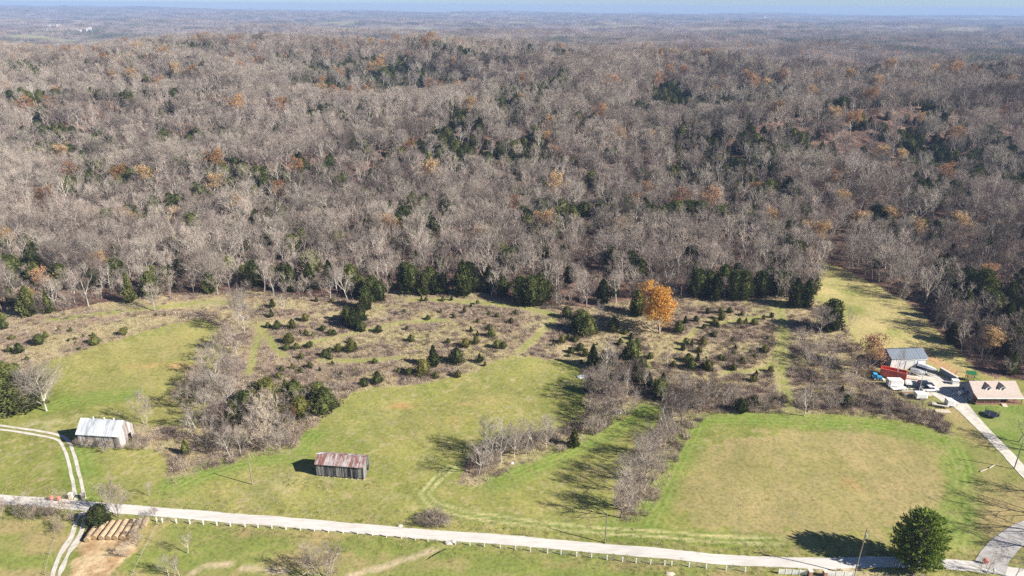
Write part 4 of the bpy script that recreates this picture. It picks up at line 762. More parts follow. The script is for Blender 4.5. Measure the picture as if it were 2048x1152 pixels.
# ---------------------------------------------------------------- buildings
def frame_at(name, fl, fr, label, cat, depth=0):
    """an Empty at the middle of the front base line; local x runs along the front, y goes back"""
    a, b = P(*fl), P(*fr); d = b-a; L = math.hypot(d.x, d.y); rz = math.atan2(d.y, d.x)
    z = min(a.z, b.z); e = empty(name, ((a.x+b.x)/2, (a.y+b.y)/2, z), rz, label, cat); return e, L
def planks(mb, p0, p1, z0, z1f, w=.28, gap=.03, th=.035, miss=0, ragged=.08, mi=0):
    p0 = Vector((*p0, 0)); p1 = Vector((*p1, 0)); d = (p1-p0); L = d.length; d.normalize(); nr = Vector((d.y, -d.x, 0)); n = int(L/w)
    for i in range(n):
        if random.random() < miss: continue
        a = p0+d*(i*L/n+gap*random.random()); b = p0+d*((i+1)*L/n-gap*random.random()*1.2); off = nr*random.uniform(0, .03); zt0, zt1 = z1f(i/n), z1f((i+1)/n); zb = z0+random.uniform(-ragged, ragged)
        t = nr*-th
        mb.hexa([(*(a+off).xy, zb), (*(b+off).xy, zb), (*(b+off+t).xy, zb), (*(a+off+t).xy, zb), (*(a+off).xy, zt0), (*(b+off).xy, zt1), (*(b+off+t).xy, zt1), (*(a+off+t).xy, zt0)], mi)
def sheet_roof(x0, x1, y0, z0, y1, z1, w=.62, rag=.06, mi=0, miss=0):
    mb = MB(); n = int((x1-x0)/w)
    for i in range(n):
        if random.random() < miss: continue
        a = x0+(x1-x0)*i/n; b = x0+(x1-x0)*(i+1)/n-.012; e = random.uniform(0, rag); l = random.uniform(0, .025); ya = y0-(1 if y1 > y0 else -1)*e
        mb.hexa([(a, ya, z0+l), (b, ya, z0+l), (b, y1, z1+l), (a, y1, z1+l), (a, ya, z0+l+.03), (b, ya, z0+l+.03), (b, y1, z1+l+.03), (a, y1, z1+l+.03)], mi)
        mb.hexa([(a, ya, z0+l+.03), (a+.05, ya, z0+l+.03), (a+.05, y1, z1+l+.03), (a, y1, z1+l+.03), (a, ya, z0+l+.07), (a+.05, ya, z0+l+.07), (a+.05, y1, z1+l+.07), (a, y1, z1+l+.07)], mi)
    return mb
def barn(fl, fr, D, hw, rise, label, wall_m, roof_m, open_gap, miss, door_rt=True, rag=.12, over=.25):
    e, L = frame_at('barn', fl, fr, label, 'barn'); h = L/2; g = open_gap
    for nm, p0, p1, zf, ms in (('front_wall', (-h, 0), (h, 0), lambda t: hw, miss), ('back_wall', (h, D), (-h, D), lambda t: hw, miss), ('right_wall', (h, 0), (h, D), lambda t: hw+rise*(1-abs(2*t-1)), miss*.6), ('left_wall', (-h, D), (-h, 0), lambda t: hw+rise*(1-abs(2*t-1)), miss)):
        mb = MB()
        if nm == 'right_wall' and door_rt:
            dl, dr = .56, .80
            planks(mb, p0, (h, D*dl), g*.3, lambda t: zf(t*dl), miss=ms); planks(mb, (h, D*dr), p1, g*.3, lambda t: zf(dr+t*(1-dr)), miss=ms)
            planks(mb, (h, D*dl), (h, D*dr), 2.3, lambda t: zf(dl+t*(dr-dl)), miss=0)
        else: planks(mb, p0, p1, g, zf, miss=ms)
        mb.build(nm, wall_m, e)
    fr_ = MB(); n = 6
    for i in range(n+1):
        x = -h+.1+(L-.2)*i/n
        for y in (.12, D/2, D-.12): fr_.box(x-.09, x+.09, y-.09, y+.09, -.3, hw-.02 if y != D/2 else hw+rise-.15)
    for y in (.14, D-.14):
        for z in (g+.1, hw*.5, hw-.15): fr_.box(-h+.05, h-.05, y-.05, y+.05, z-.07, z+.07)
    fr_.build('timber_frame', M['wood'], e)
    ft = MB()
    for i in range(9): x = -h+L*i/8; ft.box(x-.2, x+.2, -.12+random.uniform(-.1, .1), .3, -.3, random.uniform(.08, .22))
    ft.build('stone_footing', M['stone'], e)
    sheet_roof(-h-over, h+over, -.3, hw+.02-.3*rise/(D/2), D/2, hw+rise+.02, rag=rag).build('front_roof', roof_m, e); sheet_roof(-h-over, h+over, D+.3, hw+.02-.3*rise/(D/2), D/2+.01, hw+rise+.02, rag=rag).build('back_roof', roof_m, e)
    return e, L
b1, L1 = barn((634, 952), (728, 960), 5.0, 4.1, 1.3, 'weathered grey plank barn with rusty red streaked tin roof', M['plank'], M['rust_roof'], .42, .05)
mb = MB()
for i in range(5): x = -L1/2-.6+i*.25; mb.box(x, x+1.1, 2.2+i*.1, 2.4+i*.1, 5.42+.05*i, 5.46+.05*i)
mb.build('loose_roof_sheet', M['tin_roof'], b1)
mb = MB(); mb.box(L1*.17, L1*.17+.75, -.05, -.02, .6, 3.4); mb.box(L1*.28, L1*.28+.4, -.05, -.02, .5, 2.2); mb.build('gap_shade_panel', M['dark'], b1)  # dark panels on the planks paint the shade inside open gaps
b2, L2 = barn((160, 892), (243, 897), 6.2, 4.2, 3.0, 'old barn with pale silver tin roof and bleached planks', M['plank_pale'], M['tin_roof'], .15, .03)
for x in (-2.6, .6, 3.4):
    mb = MB(); mb.tube([(x, 3.1, 7.1), (x, 3.1, 7.6)], [.16, .16], 8); mb.tube([(x, 3.1, 7.6), (x, 3.1, 7.85)], [.28, .03], 8); mb.build('roof_vent', M['offwhite'], b2)
# long metal shed
e, L = frame_at('metal_shed', (1779, 740), (1849, 738), 'long white walled metal shed with slate grey roof', 'shed'); h = L/2; D, hw, rs = 7.5, 4.4, 1.6
mb = MB(); mb.box(-h, h, 0, .1, 0, hw); n = 36
for i in range(n): x = -h+L*i/n; mb.box(x, x+.05, -.035, 0, 0, hw)
mb.build('front_wall', M['white'], e); mb = MB(); mb.box(-h, h, D-.1, D, 0, hw); mb.build('back_wall', M['white'], e)
for x, nm in ((-h, 'left_wall'), (h-.1, 'right_wall')):
    mb = MB(); mb.add([(x, .1, 0), (x, D-.1, 0), (x, D-.1, hw), (x, D/2, hw+rs), (x, .1, hw), (x+.1, .1, 0), (x+.1, D-.1, 0), (x+.1, D-.1, hw), (x+.1, D/2, hw+rs), (x+.1, .1, hw)], [(0, 1, 2, 3, 4), (9, 8, 7, 6, 5), (0, 5, 6, 1), (1, 6, 7, 2), (2, 7, 8, 3), (3, 8, 9, 4), (4, 9, 5, 0)]); mb.build(nm, M['siding'], e)
sheet_roof(-h-.3, h+.3, -.35, hw-.12, D/2, hw+rs+.05, w=.9, rag=0).build('front_roof', M['grey_roof_wall_shade'], e); sheet_roof(-h-.3, h+.3, D+.35, hw-.12, D/2+.01, hw+rs+.05, w=.9, rag=0).build('back_roof', M['grey_roof_wall_shade'], e)
for x0 in (-1.0, 3.2):
    mb = MB(); mb.box(x0, x0+3.0, -.06, -.01, .02, 3.3)
    for z in (.8, 1.6, 2.4): mb.box(x0, x0+3.0, -.075, -.06, z, z+.05)
    d_ = mb.build('roller_door', M['offwhite'], e); mb = MB(); mb.box(x0-.12, x0, -.09, 0, 0, 3.4); mb.box(x0+3.0, x0+3.12, -.09, 0, 0, 3.4); mb.box(x0-.12, x0+3.12, -.09, 0, 3.4, 3.55); mb.build('door_frame', M['grey_roof_wall_shade'], e)
mb = MB(); mb.box(-4.4, -3.5, -.06, -.01, .02, 2.1); d_ = mb.build('door', M['offwhite'], e); mb = MB(); mb.box(-3.7, -3.62, -.12, -.06, 1.0, 1.1); mb.build('handle', M['dark'], d_)
# house
e, L = frame_at('house', (1949, 810), (2044, 809), 'single storey house with tan shingle roof, two dormers and a front porch', 'house'); h = L/2; D, hw, rs = 9.0, 2.9, 2.75; PY = 2.0
mb = MB(); mb.box(-h+.15, h-.15, PY, D, 0, .55); mb.build('foundation', M['stone'], e)
mb = MB(); mb.box(-h+.2, h-.2, PY+.05, PY+.15, .55, hw); mb.build('front_wall', M['brick'], e); mb = MB(); mb.box(-h+.2, h-.2, D-.15, D-.05, .55, hw); mb.build('back_wall', M['brick'], e)
RY, RZ = 5.2, hw+rs
for x, nm in ((-h+.2, 'left_wall'), (h-.3, 'right_wall')):
    mb = MB(); p = [(PY+.15, .55), (D-.15, .55), (D-.15, hw), (RY, RZ-.12), (PY+.15, hw+.55)]; mb.add([(x, a, b) for a, b in p]+[(x+.1, a, b) for a, b in p], [(0, 1, 2, 3, 4), (9, 8, 7, 6, 5)]+[(i, i+5, (i+1) % 5+5, (i+1) % 5) for i in range(5)]); w_ = mb.build(nm, M['siding'], e)
    for yy in (4.1, 6.2):
        mb = MB(); xo = x-.04 if nm == 'left_wall' else x+.1; mb.box(xo, xo+.04, yy, yy+.9, 1.3, 2.5); mb.build('window', M['glass'], w_)
def slab(x0, x1, ya, za, yb, zb, th=.14, mi=0):
    return MB().hexa([(x0, ya, za-th), (x1, ya, za-th), (x1, yb, zb-th), (x0, yb, zb-th), (x0, ya, za), (x1, ya, za), (x1, yb, zb), (x0, yb, zb)], mi)
ze = 2.75
slab(-h, h, PY-.2, ze+.62, RY, RZ+.1).build('front_roof', M['tan_roof'], e); slab(-h, h, RY+.002, RZ+.1, D+.4, ze+.05).build('back_roof', M['tan_roof'], e); slab(-h-.0, h+.0, -.35, ze-.02, PY-.203, ze+.60, .12).build('porch_roof', M['tan_roof'], e)
mb = MB(); mb.box(-h, h, -.50, -.36, ze-.28, ze-.02); mb.build('gutter', M['white'], e)
mb = MB(); mb.box(-h+.2, h-.2, 0, PY, .45, .6); mb.box(-h+.2, h-.2, .02, .14, -.2, .45); mb.build('porch_deck', M['brick'], e)
mb = MB(); mb.box(-h+.2, .4, .05, .15, 1.45, 1.55); mb.box(2.6, h-.2, .05, .15, 1.45, 1.55)
for i in range(60):
    x = -h+.25+(L-.5)*i/59
    if not .4 < x < 2.6: mb.box(x-.03, x+.03, .08, .12, .6, 1.45)
mb.build('railing', M['brick'], e)
for i in range(7): x = -h+.35+(L-.7)*i/6; mb = MB(); mb.box(x-.06, x+.06, .0, .12, .6, ze-.15); mb.build('porch_post', M['wood'], e)
for i, x in enumerate((-5.4, -2.6, 4.2, 6.0)): mb = MB(); mb.box(x-.5, x+.5, PY-.0, PY+.05, 1.2, 2.4); mb.build('window', M['glass'], e)
mb = MB(); mb.box(1.0, 1.95, PY, PY+.05, .6, 2.6); mb.build('door', M['white'], e)
mb = MB()
for i in range(4): mb.box(.8, 2.3, -1.3+.33*i, -.97+.33*i-.003, -.1, .15*(i+1)-.02)
mb.build('front_steps', M['cream'], e)
for x in (-2.55, 2.0):
    y0_, z0_ = PY+.55, ze+.95; w_ = .8; d_ = MB(); zt = z0_+1.0; yr = y0_+1.6
    d_.box(x-w_, x+w_, y0_, y0_+1.7, z0_-.35, zt-.05); dm = d_.build('dormer', M['white'], e)
    rf = MB(); rise = .8
    for sx_ in (-1, 1): rf.hexa([(x+sx_*(w_+.22), y0_-.22, zt-.22), (x, y0_-.22, zt+rise), (x, y0_+3.0, zt+rise), (x+sx_*(w_+.22), y0_+2.2, zt-.22), (x+sx_*(w_+.22), y0_-.22, zt-.12), (x, y0_-.22, zt+rise+.1), (x, y0_+3.0, zt+rise+.1), (x+sx_*(w_+.22), y0_+2.2, zt-.12)])
    rf.build('roof', M['tan_roof'], dm)
    g_ = MB(); g_.add([(x-w_, y0_-.01, zt-.06), (x+w_, y0_-.01, zt-.06), (x, y0_-.01, zt+rise-.08)], [(0, 1, 2)]); g_.build('gable', M['white'], dm)
    g_ = MB(); g_.box(x-.32, x+.32, y0_-.05, y0_-.012, z0_+.15, z0_+1.0); g_.build('window', M['glass'], dm)
# ---------------------------------------------------------------- yard things
def wheels(parent, xs_, half, r=.34, w=.22, name='wheel'):
    for x in xs_:
        for s_ in (-1, 1):
            mb = MB(); mb.tube([(x, s_*half-w/2, r), (x, s_*half+w/2, r)], [r, r], 12, 0); t_ = mb.build(name, M['dark'], parent)
            mb = MB(); mb.tube([(x, s_*(half+w/2)-.01, r), (x, s_*(half+w/2)+.02, r)], [r*.55, r*.5], 10, 0); mb.build('rim', M['galv'], t_)
def place(name, px, py, rz, label, cat, lift=0.0, group=None):
    p = P(px, py); p.z += lift; return empty(name, p, rz, label, cat, group)
def truck(px, py, rz, m, label, cat, kind):
    e = place('pickup_truck' if kind != 'suv' else 'parked_car', px, py, rz, label, cat, .1); W_ = .98
    L = 5.6 if kind != 'suv' else 5.0; h = L/2
    body = MB(); prof = [(-h, .45), (-h+.1, .40), (h-.2, .40), (h, .55), (h-.02, .95), (h-.25, 1.08), (h-1.5, 1.16), (-h+.02, 1.14)]; body.prism(prof, -W_, W_)
    body.build('body', m, e)
    c0, c1 = (-h+2.0, h-1.45) if kind != 'suv' else (-h+.08, h-1.35)
    cab = MB(); cab.hexa([(c0, -W_+.05, 1.16), (c1, -W_+.05, 1.16), (c1, W_-.05, 1.16), (c0, W_-.05, 1.16), (c0+.2, -W_+.2, 1.72), (c1-.65, -W_+.2, 1.72), (c1-.65, W_-.2, 1.72), (c0+.2, W_-.2, 1.72)]); cab.build('windows', M['glass'], e)
    mb = MB(); mb.box(c0+.18, c1-.62, -W_+.18, W_-.18, 1.723, 1.80); mb.build('cab_roof', m, e)
    if kind == 'cap': mb = MB(); mb.hexa([(-h+.05, -W_+.04, 1.145), (c0-.05, -W_+.04, 1.145), (c0-.05, W_-.04, 1.145), (-h+.05, W_-.04, 1.145), (-h+.2, -W_+.15, 1.78), (c0-.05, -W_+.15, 1.78), (c0-.05, W_-.15, 1.78), (-h+.2, W_-.15, 1.78)]); mb.build('bed_cap', M['white'], e)
    if kind == 'bed': mb = MB(); mb.box(-h+.15, c0-.1, -W_+.15, W_-.15, 1.142, 1.15); mb.build('bed_liner', M['dark'], e)
    for s_ in (-.7, .7): mb = MB(); mb.box(h-.06, h+.01, s_-.18, s_+.18, .72, .9); mb.build('headlight', M['offwhite'], e)
    wheels(e, (-h+1.0, h-1.0), W_-.08, .38, .24); return e
truck(1826, 774, -.12, M['carnavy'], 'dark pickup truck with a white bed cap parked in the gravel yard', 'pickup truck', 'cap')
truck(1850, 773, -.12, M['carnavy'], 'long dark blue car parked nose to the drive beside the capped pickup', 'car', 'suv')
truck(1858, 782, .05, M['carwhite'], 'white pickup truck parked nearest the drive', 'pickup truck', 'bed')
# roll-off container
a_, b_ = P(1759, 752), P(1810, 764); dv = b_-a_; rz = math.atan2(dv.y, dv.x); L = math.hypot(dv.x, dv.y); e = empty('steel_container', a_, rz, 'long red open topped steel container in front of the metal shed', 'container'); Wd, Hh = 2.5, 2.7
mb = MB(); mb.box(0, L, 0, .08, .2, Hh); mb.box(0, L, Wd-.08, Wd, .2, Hh); mb.box(0, .08, .08, Wd-.08, .2, Hh); mb.box(.0, L, .08, Wd-.08, .2, .3); mb.build('body', M['red'], e)
mb = MB(); mb.box(L-.08, L, .08, Wd-.08, .2, Hh)
for y in (.3, .9, 1.5, 2.1): mb.box(L, L+.12, y, y+.12, .25, Hh-.1)
mb.build('end_door', M['red'], e)
for nm, y0_ in (('top_rail', -.12), ('top_rail', Wd-.12)): mb = MB(); mb.box(-.05, L+.1, y0_, y0_+.24, Hh, Hh+.22); mb.build(nm, M['red'], e)
mb = MB()
for i in range(14): x = .3+i*(L-.6)/13; mb.box(x, x+.12, -.12, 0, .3, Hh)
mb.build('side_rib', M['red'], e)
# blue tractor
e = place('tractor', 1752, 759, -.15, 'bright blue compact tractor parked left of the white enclosed trailer', 'tractor')
mb = MB(); mb.prism([(.1, .7), (1.7, .7), (1.75, 1.15), (1.55, 1.35), (.1, 1.45)], -.42, .42); mb.build('hood', M['blue'], e)
mb = MB(); mb.prism([(-1.3, .6), (.1, .6), (.1, .85), (-.4, .9), (-.5, 1.25), (-1.3, 1.25)], -.9, .9); mb.build('fenders', M['blue'], e)
mb = MB(); mb.box(-1.2, .0, -.75, .75, 2.15, 2.25); mb.build('canopy', M['blue'], e); mb = MB()
for x, y in ((-1.1, -.7), (-1.1, .7), (-.1, -.6), (-.1, .6)): mb.box(x-.04, x+.04, y-.04, y+.04, 1.2, 2.15)
mb.build('canopy_post', M['dark'], e); mb = MB(); mb.box(-.9, -.4, -.3, .3, 1.26, 1.36); mb.box(-.98, -.9, -.3, .3, 1.36, 1.8); mb.build('seat', M['dark'], e)
mb = MB(); mb.prism([(1.9, .1), (2.7, .05), (2.7, .15), (2.1, .6), (1.9, .6)], -.85, .85); mb.box(1.0, 2.0, -.62, -.5, .5, .7); mb.box(1.0, 2.0, .5, .62, .5, .7); mb.build('loader_bucket', M['white'], e)
wheels(e, (-.75,), .95, .72, .42, 'rear_wheel'); wheels(e, (1.25,), .65, .42, .28, 'front_wheel')
# trailers
def box_trailer(px, py, rz, L, H, label):
    e = place('enclosed_trailer', px, py, rz, label, 'trailer', .1); h = L/2
    mb = MB(); mb.hexa([(-h, -1.1, .5), (h, -1.1, .5), (h, 1.1, .5), (-h, 1.1, .5), (-h, -1.1, H), (h-.25, -1.1, H), (h-.25, 1.1, H), (-h, 1.1, H)]); mb.build('body', M['white'], e)
    mb = MB(); mb.hexa([(h, -1.1, .5), (h+.7, -.35, .5), (h+.7, .35, .5), (h, 1.1, .5), (h-.2, -1.1, H), (h+.35, -.4, H-.3), (h+.35, .4, H-.3), (h-.2, 1.1, H)]); mb.build('nose', M['offwhite'], e)
    mb = MB(); mb.box(-h+.05, h-.3, -1.13, 1.13, .38, .5); mb.box(h+.6, h+1.7, -.06, .06, .4, .5); mb.build('chassis', M['dark'], e)
    mb = MB(); mb.box(-h-.03, -h, -.95, .95, .6, H-.15); mb.build('rear_door', M['offwhite'], e)
    wheels(e, (-.45, .45) if L > 4 else (0,), 1.18, .32, .2)
    for s_ in (-1, 1): mb = MB(); mb.box(-.9 if L > 4 else -.45, .9 if L > 4 else .45, s_*1.2-.14, s_*1.2+.14, .68, .74); mb.build('fender', M['galv'], e)
box_trailer(1787, 773, -.05, 4.6, 2.7, 'white enclosed trailer parked beside the blue tractor')
box_trailer(1839, 797, -.05, 3.2, 2.1, 'short white enclosed trailer below the light pole')
box_trailer(1897, 812, -.1, 2.0, 2.3, 'little white box trailer next to the driveway')
def flat_trailer(px, py, rz, L, side_m, deck_m, label, sides=.5):
    e = place('utility_trailer', px, py, rz, label, 'trailer', .1); h = L/2
    mb = MB(); n = 8
    for i in range(n): y = -1.0+2.0*i/n; mb.box(-h, h, y, y+2.0/n-.02, .55, .6)
    mb.build('deck', deck_m, e)
    for y, nm in ((-1.06, 'side_rail'), (1.0, 'side_rail')): mb = MB(); mb.box(-h, h, y, y+.06, .45, .6+sides); mb.build(nm, side_m, e)
    mb = MB(); mb.box(h, h+1.3, -.05, .05, .42, .52); mb.box(-h, h, -.6, -.5, .4, .5); mb.box(-h, h, .5, .6, .4, .5); mb.build('chassis', M['dark'], e); wheels(e, (-.5, .35), 1.2, .32, .2)
flat_trailer(1797, 779, .08, 5.2, M['white'], M['offwhite'], 'low white flat trailer just below the long enclosed trailer', .12)
flat_trailer(1817, 790, .02, 3.8, M['offwhite'], M['wood'], 'utility trailer with a brown deck left of the short enclosed trailer', .45)
flat_trailer(1880, 813, -.35, 4.6, M['galv'], M['cream'], 'empty flatbed trailer parked on the grass edge by the driveway', .15)
def lumber(px, py, rz, label, n=6, L=4.4):
    e = place('lumber_stack', px, py, rz, label, 'lumber')
    for i in range(2):
        mb = MB()
        for j in range(n): x0 = -L/2+random.uniform(-.15, .15); mb.box(x0, x0+L, -.9+j*.3, -.65+j*.3, .12+i*.16, .26+i*.16)
        mb.build('board_layer', M['cream'], e)
    mb = MB(); mb.box(-1.4, -1.2, -.9, .9, 0, .12); mb.box(1.2, 1.4, -.9, .9, 0, .12); mb.build('bearer', M['wood'], e)
lumber(1885, 824, -.02, 'pale stack of boards on the grass below the flatbed trailer')
lumber(1823, 757, -.3, 'pale stack of boards at the right end of the red container', 5, 3.4)
# boats
def boat(px, py, rz, L, hull_m, cov_m, label, H=1.3):
    e = place('boat', px, py, rz, label, 'boat', .1); hull = MB(); secs = []; n = 8
    for i in range(n+1):
        t = i/n; x = -L/2+L*t; w = 1.15*(1-max(0, t-.45)**2*3.1) if t > .45 else 1.15; w = max(.06, w); zk = .55+.35*max(0, t-.6)*1.5; zt = .6+H+.25*t*t
        secs.append([(x, 0, zk), (x, w*.7, zk+.3), (x, w, zt), (x, -w, zt), (x, -w*.7, zk+.3)])
    vs = [p for s_ in secs for p in s_]; fs = []
    for i in range(n):
        for j in (0, 1, 3, 4): fs.append((i*5+j, i*5+(j+1) % 5, (i+1)*5+(j+1) % 5, (i+1)*5+j))
    fs += [(0, 4, 3, 2, 1), (n*5, n*5+1, n*5+2, n*5+3, n*5+4)]
    hull.add(vs, fs); hull.build('hull', hull_m, e, smooth=False)
    cv = MB(); vs = []; fs = []
    for i in range(n+1): s_ = secs[i]; x = s_[2][0]; w = s_[2][1]; z = s_[2][2]+.01; b = .35+.45*math.sin(math.pi*min(1, .2+.8*i/n)); vs += [(x, w*1.03, z), (x, w*.5, z+b*.8), (x, 0, z+b), (x, -w*.5, z+b*.8), (x, -w*1.03, z)]
    for i in range(n):
        for j in range(4): fs.append((i*5+j, i*5+j+1, (i+1)*5+j+1, (i+1)*5+j))
    fs += [(0, 4, 3, 2, 1)]; cv.add(vs, fs); cv.build('cover', cov_m, e, smooth=False)
    mb = MB(); mb.box(-L/2+.3, L/2-.4, -.5, -.4, .35, .45); mb.box(-L/2+.3, L/2-.4, .4, .5, .35, .45); mb.box(L/2-.4, L/2+1.4, -.05, .05, .35, .45); mb.box(-1.1, -1.0, -.9, .9, .35, .5); mb.build('trailer_frame', M['galv'], e); wheels(e, (-1.0,), 1.05, .32, .2)
boat(1853, 747, -.9, 6.2, M['carnavy'], M['white'], 'large dark blue boat with white cover parked right of the shed doors', 1.5)
boat(1834, 750, -.6, 4.4, M['galv'], M['galv'], 'smaller grey boat on a trailer left of the dark blue boat', .7)
# wall, tank, play set, trampoline
a_, b_ = P(1878, 744), P(1911, 765); dv = b_-a_; e = empty('retaining_wall', a_, math.atan2(dv.y, dv.x), 'pale concrete retaining wall running from the boat to the house', 'wall'); L = math.hypot(dv.x, dv.y)
mb = MB(); mb.box(0, L, 0, .35, -.4, 1.6); mb.build('shade_painted_wall', M['grey_roof_wall_shade'], e); mb = MB(); mb.box(-.1, L+.1, -.12, .75, 1.603, 1.75); mb.build('coping', M['concrete'], e)  # wall face coloured dark to paint its shade; only the coping is pale concrete
e = place('storage_box', 1911, 770, -.1, 'white storage box at the lower end of the retaining wall', 'storage box'); mb = MB(); mb.box(-1, 1, 0, 1.2, 0, 1.45); mb.build('body', M['white'], e); mb = MB(); mb.hexa([(-1.08, -.08, 1.453), (1.08, -.08, 1.453), (1.08, 1.28, 1.6), (-1.08, 1.28, 1.6), (-1.08, -.08, 1.55), (1.08, -.08, 1.55), (1.08, 1.28, 1.7), (-1.08, 1.28, 1.7)]); mb.build('lid', M['white'], e)
e = place('gas_tank', 1921, 789, .5, 'pale rounded gas tank in the shade of the house gable', 'tank'); mb = MB(); mb.tube([(-1.35, 0, .95), (-1.2, 0, .95), (-.95, 0, .95), (.95, 0, .95), (1.2, 0, .95), (1.35, 0, .95)], [.1, .42, .6, .6, .42, .1], 14); mb.build('tank_body', M['white'], e, smooth=True)
for x in (-.7, .7): mb = MB(); mb.box(x-.12, x+.12, -.4, .4, 0, .5); mb.build('leg', M['concrete'], e)
e = place('play_set', 1938, 760, -.3, 'wooden play set with green canopy and green slide above the house', 'play set')
for x, y in ((-1, -.8), (1, -.8), (1, .8), (-1, .8)): mb = MB(); mb.box(x-.08, x+.08, y-.08, y+.08, 0, 2.7); mb.build('post', M['wood'], e)
mb = MB(); mb.box(-1.1, 1.1, -.9, .9, 1.35, 1.45); mb.build('deck', M['wood'], e); mb = MB()
for s_ in (-1, 1): mb.hexa([(-1.4, s_*1.15, 2.6), (1.4, s_*1.15, 2.6), (1.4, 0, 3.4), (-1.4, 0, 3.4), (-1.4, s_*1.15, 2.66), (1.4, s_*1.15, 2.66), (1.4, 0, 3.46), (-1.4, 0, 3.46)])
mb.build('canopy', M['green'], e); mb = MB(); mb.hexa([(1.1, -.3, 1.3), (3.6, -.3, .2), (3.6, .3, .2), (1.1, .3, 1.3), (1.1, -.3, 1.42), (3.6, -.3, .32), (3.6, .3, .32), (1.1, .3, 1.42)]); mb.build('slide', M['green'], e)
mb = MB(); mb.tube([(-1.1, 0, 2.6), (-4.2, 0, 2.6)], .07, 6); mb.tube([(-4.2, -.9, 0), (-4.2, 0, 2.6)], .06, 6); mb.tube([(-4.2, .9, 0), (-4.2, 0, 2.6)], .06, 6); mb.build('swing_beam', M['wood'], e)
for x in (-2.0, -3.2): mb = MB(); mb.box(x-.25, x+.25, -.12, .12, .5, .55); mb.tube([(x-.22, 0, .55), (x-.22, 0, 2.6)], .015, 3); mb.tube([(x+.22, 0, .55), (x+.22, 0, 2.6)], .015, 3); mb.build('swing', M['green'], e)
e = place('green_tarp', 1949, 765, -.2, 'green groundsheet lying on the soil above the house', 'tarp'); mb = MB(); mb.box(-1.8, 1.8, -.9, .9, .03, .12); mb.build('sheet', M['green'], e)
e = place('trampoline', 1982, 832, 0, 'round black trampoline with a tall net on the lawn below the house', 'trampoline'); n = 20; r_ = 1.9
ring = [(r_*math.cos(2*math.pi*i/n), r_*math.sin(2*math.pi*i/n)) for i in range(n)]
mb = MB(); mb.add([(x, y, .78) for x, y in ring]+[(x, y, .74) for x, y in ring], [tuple(range(n)), tuple(range(2*n-1, n-1, -1))]+[(i, i+n, (i+1) % n+n, (i+1) % n) for i in range(n)]); mb.build('mat', M['trampoline'], e)
mb = MB(); mb.tube([(x*1.04, y*1.04, .8) for x, y in ring]+[(ring[0][0]*1.04, ring[0][1]*1.04, .8)], .07, 5); mb.build('rim', M['carnavy'], e)
for i in range(0, n, 5): x, y = ring[i]; mb = MB(); mb.tube([(x*1.04, y*1.04, 0), (x*1.04, y*1.04, .74)], .03, 4); mb.build('leg', M['galv'], e)
for i in range(0, n, 3): x, y = ring[i]; mb = MB(); mb.tube([(x*1.08, y*1.08, .5), (x*1.08, y*1.08, 2.5)], .025, 4); mb.build('net_pole', M['galv'], e)
mb = MB()
for i in range(60):
    a = 2*math.pi*i/60; x, y = r_*math.cos(a), r_*math.sin(a); mb.tube([(x, y, .8), (x, y, 2.5)], .008, 3, 0, False)
for z in (1.2, 1.6, 2.0, 2.5): mb.tube([(r_*math.cos(2*math.pi*i/n), r_*math.sin(2*math.pi*i/n), z) for i in range(n+1)], .012, 3, 0, False)
mb.build('net', M['dark'], e)
# poles
def pole(px, py, H, label, cross=True, lamp=False, m='pole', r=.13, tilt=0, name='utility_pole', cat='utility pole'):
    e = place(name, px, py, .1, label, cat); mb = MB(); mb.tube([(0, 0, -.5), (tilt*.5, 0, H/2), (tilt, 0, H)], [r*1.15, r, r*.75], 8); mb.build('pole', M[m], e)
    if cross: mb = MB(); mb.box(tilt-.9, tilt+.9, -.05, .05, H-.7, H-.56); mb.build('crossarm', M['wood'], e); mb = MB(); mb.tube([(tilt+.0, -.3, H-2.1), (tilt, -.3, H-1.3)], [.2, .2], 8); mb.build('transformer', M['galv'], e)
    if lamp: mb = MB(); mb.tube([(tilt, 0, H-.3), (tilt, -.9, H+.05)], .035, 5); mb.build('lamp_arm', M['galv'], e); mb = MB(); mb.tube([(tilt, -.9, H-.02), (tilt, -.9, H-.22)], [.1, .24], 8); mb.build('lamp_head', M['white'], e)
pole(505, 969, 8.2, 'thin pale utility pole in the grass left of the weathered barn', cross=False)
pole(1210, 1086, 8.5, 'thin pale utility pole above the road below the right fence row', cross=False)
pole(1708, 1152, 13, 'tall utility pole at the bottom edge in front of the pine shadow', cross=True, tilt=.3)
pole(2028, 938, 8.5, 'light pole with a lamp arm beside the driveway', cross=False, lamp=True, name='street_lamp', cat='light pole')
pole(1837, 786, 8.5, 'slim grey yard light pole standing among the parked trailers', cross=False, lamp=True, m='galv', r=.08, name='street_lamp', cat='light pole')
pole(1813, 772, 6.5, 'short slim pole beside the capped pickup', cross=False, m='galv', r=.05, name='yard_pole', cat='pole')
